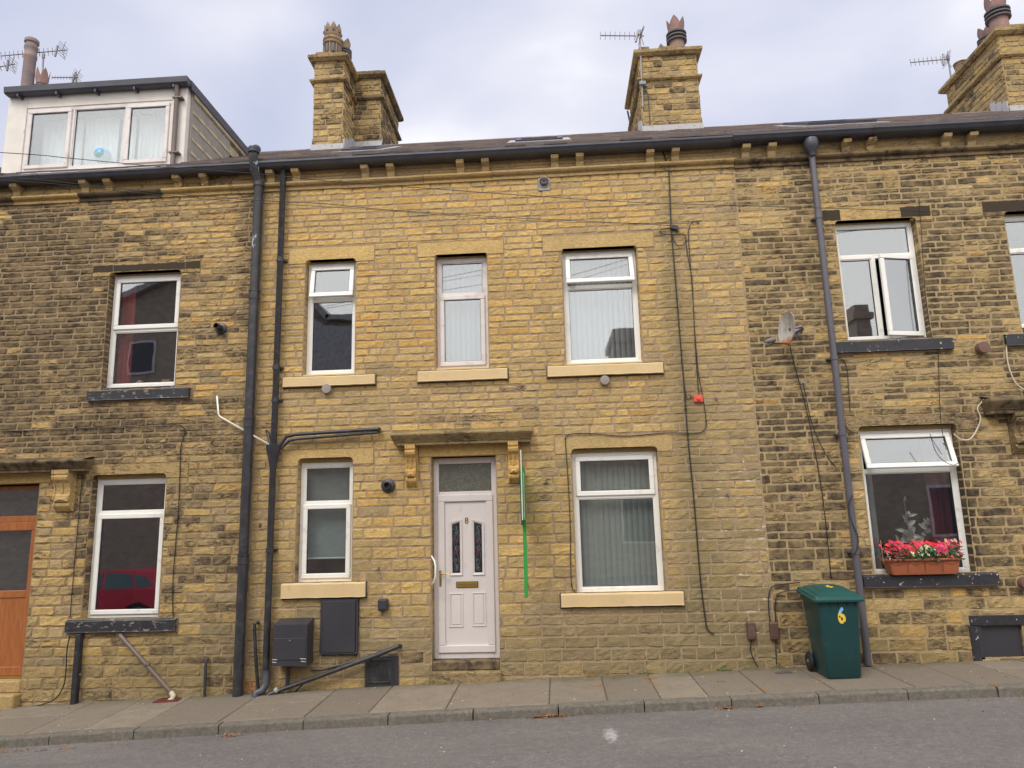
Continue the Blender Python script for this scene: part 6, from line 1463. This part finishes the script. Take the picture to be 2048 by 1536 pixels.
# weeds in the joints, fallen leaves, crumbs
M_WEED = simple('dry_orange_weed', (.36, .19, .05), .9, .3, 30); M_MOSS = simple('green_weed', (.08, .13, .03), .9, .3, 30); M_DEAD = simple('dead_leaf', (.34, .15, .05), .8, .45, 30)
def tuft(mb, x, y, z, n, s_, mi=0, sp=.04):
    for _ in range(n):
        o_ = Vector((x+rnd.gauss(0, sp), y+rnd.gauss(0, sp*.5), z)); d_ = Vector((rnd.uniform(-1, 1), rnd.uniform(-1, .6), rnd.uniform(.3, 1.5)))
        leaf(mb, o_, d_, Vector((rnd.uniform(-1, 1), -1, .3)), s_*rnd.uniform(.6, 1.3), s_*.3, mi=mi)
mb = MB()
for px, py, n, s_, mi in ((1182, 1345, 60, .03, 0), (1200, 1373, 22, .02, 0), (1303, 1357, 40, .025, 0), (1308, 1372, 20, .02, 0), (1290, 1340, 14, .03, 1), (1432, 1330, 26, .03, 1), (1410, 1346, 20, .02, 0), (1440, 1364, 24, .015, 1), (1528, 1378, 24, .018, 0), (1642, 1366, 20, .018, 0), (1549, 1332, 14, .03, 1), (1990, 1370, 16, .018, 0), (1450, 1338, 18, .02, 1), (850, 1366, 20, .015, 0)):
    x_, y_ = groundhit(px, py, .05); x_, y_ = groundhit(px, py, zpave(x_, y_)); y_ = min(y_, -.02); tuft(mb, x_, y_, zpave(x_, y_), n, s_, mi)
for i in range(260):
    x_ = rnd.uniform(-6, 6.5); y_ = -.02-abs(rnd.gauss(0, .02)); tuft(mb, x_, y_, zpave(x_, y_), 2, .014, rnd.choice((0, 1, 1)), .02)
tag(mb.build('weeds', [M_WEED, M_MOSS]), 'orange and green weeds in the pavement joints', 'weeds', kind='stuff')
mb = MB()
def litter(px, py, n, sx_, sy_, z=None):
    x0_, y0_ = groundhit(px, py, -.08); x0_, y0_ = groundhit(px, py, zroad(x0_, y0_))
    for _ in range(n):
        x_, y_ = x0_+rnd.gauss(0, sx_), min(KY-.02, y0_+rnd.gauss(0, sy_)); leaf(mb, Vector((x_, y_, zroad(x_, y_)+rnd.uniform(.003, .018))), Vector((rnd.uniform(-1, 1), rnd.uniform(-1, 1), rnd.uniform(-.2, .5))), Vector((rnd.uniform(-.4, .4), rnd.uniform(-.4, .4), 1)), rnd.uniform(.015, .035), rnd.uniform(.01, .022))
litter(1098, 1433, 130, .09, .03); litter(460, 1470, 35, .10, .02); litter(1452, 1417, 25, .04, .01); litter(1512, 1411, 10, .02, .01); litter(20, 1497, 30, .12, .02); litter(120, 1494, 25, .12, .02)
for i in range(60): x_ = rnd.uniform(-6, 6); px, py = topx(x_, KY-.03, zroad(x_, KY)); litter(px, py+2, 1, .02, .01)
tag(mb.build('fallen_leaves', M_DEAD), 'small drifts of brown dead leaves in the gutter', 'leaves', kind='stuff')
mb = MB()
for i in range(150):
    x_, y_ = rnd.uniform(-6, 6), rnd.uniform(-3.6, -.05); z_ = (zpave(x_, y_) if y_ > KY+.02 else zroad(x_, y_)); s_ = rnd.uniform(.004, .011)
    if KY-.02 < y_ < KY+.02: continue
    mb.lathe((x_, y_, z_-.002), [(s_, 0), (s_*.9, s_*.5), (0, s_*.7)], 6, mi=rnd.choice((0, 0, 1)))
tag(mb.build('grit', [simple('pale_crumb', (.5, .47, .42), .8), simple('dark_crumb', (.04, .035, .03), .8)]), 'scattered pale and dark crumbs of grit on road and pavement', 'grit', kind='stuff')
x_, y_ = groundhit(1567, 1338, .13); mb = MB(); z_ = zpave(x_, y_); mb.poly_y([(x_-.10, z_), (x_+.09, z_+.004), (x_+.07, z_+.02), (x_-.05, z_+.022)], y_-.04, y_+.02); tag(mb.build('slate_fragment', M_POTBAND), 'broken piece of grey slate lying by the wall left of the bin', 'slate')

# ------------------------------------------------------------------ the other side of the street (seen in the glass)
def brick_mat(name, c1, c2, mo, sc):
    mt, t, bs = newmat(name); q = N(t, 'ShaderNodeMapping'); L(t, geo(t), q.inputs[0]); q.inputs['Rotation'].default_value = (math.pi/2, 0, 0)
    bk = N(t, 'ShaderNodeTexBrick'); L(t, q.outputs[0], bk.inputs['Vector']); bk.inputs['Color1'].default_value = (*c1, 1); bk.inputs['Color2'].default_value = (*c2, 1); bk.inputs['Mortar'].default_value = (*mo, 1)
    bk.inputs['Scale'].default_value = sc; bk.inputs['Mortar Size'].default_value = .012; bk.inputs['Row Height'].default_value = .25
    L(t, bk.outputs[0], bs.inputs['Base Color']); bs.inputs['Roughness'].default_value = .9; return mt
M_OPP = brick_mat('sooty_opposite_stone', (.34, .27, .21), (.46, .37, .28), (.40, .33, .25), 2.4)
M_OSL = simple('dark_opposite_slate', (.40, .39, .40), .75, .3, 12, .3)
YO = -14.5; YV = -YO
def V_(px, py, Y=YV): p = W(px, py, Y); return (p.x, p.z)
opp = thing('terrace_house', 'tall sooty gabled house across the street seen only reflected in the left windows', 'house', (-9, YO-3, -.3), 'houses across the street')
mb = MB(); pts = [V_(-500, 760), V_(20, 720), V_(240, 600), V_(480, 500), V_(612, 600), V_(650, 640), V_(760, 640)]
pts = [(pts[0][0], -1.5)]+pts+[(pts[-1][0], -1.5)]; mb.poly_y(pts, YO, YO-8); mb.build('wall', M_OPP, opp)
mb = MB()
for i in range(1, len(pts)-2):
    a_, b_ = Vector((pts[i][0], 0, pts[i][1])), Vector((pts[i+1][0], 0, pts[i+1][1])); n_ = Vector((-(b_-a_).z, 0, (b_-a_).x)).normalized()
    mb.poly_y([(a_.x, a_.z+.02), (b_.x, b_.z+.02), (b_.x+n_.x*.2, b_.z+n_.z*.2), (a_.x+n_.x*.2, a_.z+n_.z*.2)], YO+.3, YO-8.2)
pr = [V_(470, 580), V_(600, 620), V_(650, 652), V_(770, 652), V_(770, 900), V_(560, 900), V_(470, 900)]; mb.poly_y(pr, YO+.3, YO+.02)
mb.build('roof', M_OSL, opp)
for (q0, q1) in (((250, 680), (300, 745)), ((110, 980), (150, 1010))):
    a_, b_ = V_(*q0), V_(*q1); mb = MB(); mb.bbox(a_[0], b_[0], YO, YO+.05, b_[1], a_[1], .01); f = mb.build('window', M_UPVC2, opp); mb = MB(); mb.box(a_[0]+.08, b_[0]-.08, YO+.05, YO+.06, b_[1]+.08, a_[1]-.08); mb.build('pane', M_LEADGLASS, f)
a_, b_ = V_(655, 622), V_(672, 645); mb = MB(); mb.box(a_[0], b_[0], YO-1, YO-2, b_[1]-.5, a_[1]); mb.build('chimney', M_OPP, opp)
opp2 = thing('terrace_house', 'low sooty terrace across the street seen only reflected in the right windows', 'house', (8, YO-3, 0), 'houses across the street')
xa_, za_ = V_(770, 800); xb_2, zb_2 = V_(1560, 800); xc_, zc_ = V_(2600, 650)
mb = MB(); mb.box(xa_+.1, xb_2, YO, YO-8, -1.5, za_-1.0); mb.box(xb_2, xc_, YO, YO-8, -1.5, zc_-1.6); mb.build('wall', M_OPP, opp2)
mb = MB(); mb.prof_x([(YO+.2, za_-1.0), (YO-4, za_+.5), (YO-8.2, za_-1.0)], xa_+.1, xb_2); mb.prof_x([(YO+.2, zc_-1.6), (YO-4, zc_+.3), (YO-8.2, zc_-1.6)], xb_2+.01, xc_); mb.build('roof', M_OSL, opp2)
for px0_, px1_, pt in ((1228, 1300, 640), (1735, 1765, 590)):
    a_, b_ = V_(px0_, pt), V_(px1_, pt); mb = MB(); mb.box(a_[0], b_[0], YO-.8, YO-3, 4, a_[1]); mb.box(a_[0]-.1, b_[0]+.1, YO-.7, YO-3.1, a_[1]-.5, a_[1]-.3); mb.build('chimney', M_OPP, opp2)
for q in np.arange(xa_+1.2, xc_-2, 3.2):
    mb = MB(); mb.bbox(q, q+1.1, YO, YO+.06, 1.0, 2.6, .01); f = mb.build('window', M_UPVC2, opp2); mb = MB(); mb.box(q+.08, q+1.02, YO+.06, YO+.07, 1.08, 2.52); mb.build('pane', M_LEADGLASS, f)

# parked car, mirrored in the left ground floor window
cx0 = V_(150, 1160, 11.3)[0]-1.05; CY = -11.3
M_CARP = simple('dark_red_car_paint', (.75, .045, .09), .22, .05, 3); M_CARG = simple('tinted_car_glass', (.06, .12, .11), .06, .1, spec=1.0); M_TYRE = simple('tyre_rubber', (.02, .02, .02), .8)
zr = zroad(cx0+2, CY)
car = thing('parked_car', 'dark red hatchback parked across the street, mirrored in the left window', 'car', (cx0+2, CY, zr))
def cp_(pts): return [(cx0+x, zr+z) for x, z in pts]
mb = MB()
low = [(0, .28), (.05, .62), (.55, .86), (1.05, .93), (3.55, .97), (4.0, .92), (4.1, .6), (4.05, .28), (3.75, .22), (3.6, .5), (3.3, .62), (2.98, .5), (2.85, .22), (1.25, .22), (1.12, .5), (.82, .62), (.5, .5), (.36, .22)]
mb.poly_y(cp_(low), CY+.85, CY-.85)
roofp = [(1.05, .92), (1.6, 1.32), (1.95, 1.43), (2.9, 1.46), (3.5, 1.36), (3.98, .94)]
secs = []
P_ = cp_(roofp); out_ = []
for (x, z) in P_: out_.append(z)
mb.loft([[(x, CY+s_*(.83-(z-zr-.9)*.28), z) for x, z in P_] for s_ in (1, .98, -.98, -1)])
mb.build('body', M_CARP, car)
for s_ in (1, -1):
    for q in ([(1.32, .97), (1.72, 1.31), (2.2, 1.37), (2.2, .98)], [(2.28, .98), (2.28, 1.375), (2.95, 1.37), (3.12, .99)], [(3.2, 1.0), (3.05, 1.35), (3.4, 1.27), (3.65, 1.02)]):
        mb = MB(); c = cp_(q); vs = [(x, CY+s_*(.845-(z-zr-.9)*.28), z) for x, z in c]; vs2 = [(x, CY+s_*(.82-(z-zr-.9)*.28), z) for x, z in c]
        n = len(vs); mb.add(vs+vs2, [tuple(range(n)), tuple(range(2*n-1, n-1, -1))]+[(i, (i+1) % n, n+(i+1) % n, n+i) for i in range(n)]); mb.build('side_window', M_CARG, car)
    for wx in (.81, 3.29):
        mb = MB(); mb.lathe((cx0+wx, CY+s_*.74, zr+.31), [(.17, -.1), (.29, -.1), (.31, -.07), (.31, .07), (.29, .1), (.17, .1)], 24, axis='y'); w_ = mb.build('wheel', M_TYRE, car, auto=40)
        mb = MB(); mb.lathe((cx0+wx, CY+s_*.74, zr+.31), [(0, .09), (.19, .085), (.19, -.085), (0, -.09)], 16, axis='y'); mb.build('rim', M_METAL, w_)
    for hx in (2.05, 3.0): mb = MB(); mb.bbox(cx0+hx, cx0+hx+.14, CY+s_*.85, CY+s_*.88, zr+.80, zr+.83, .006); mb.build('door_handle', M_CARP, car)
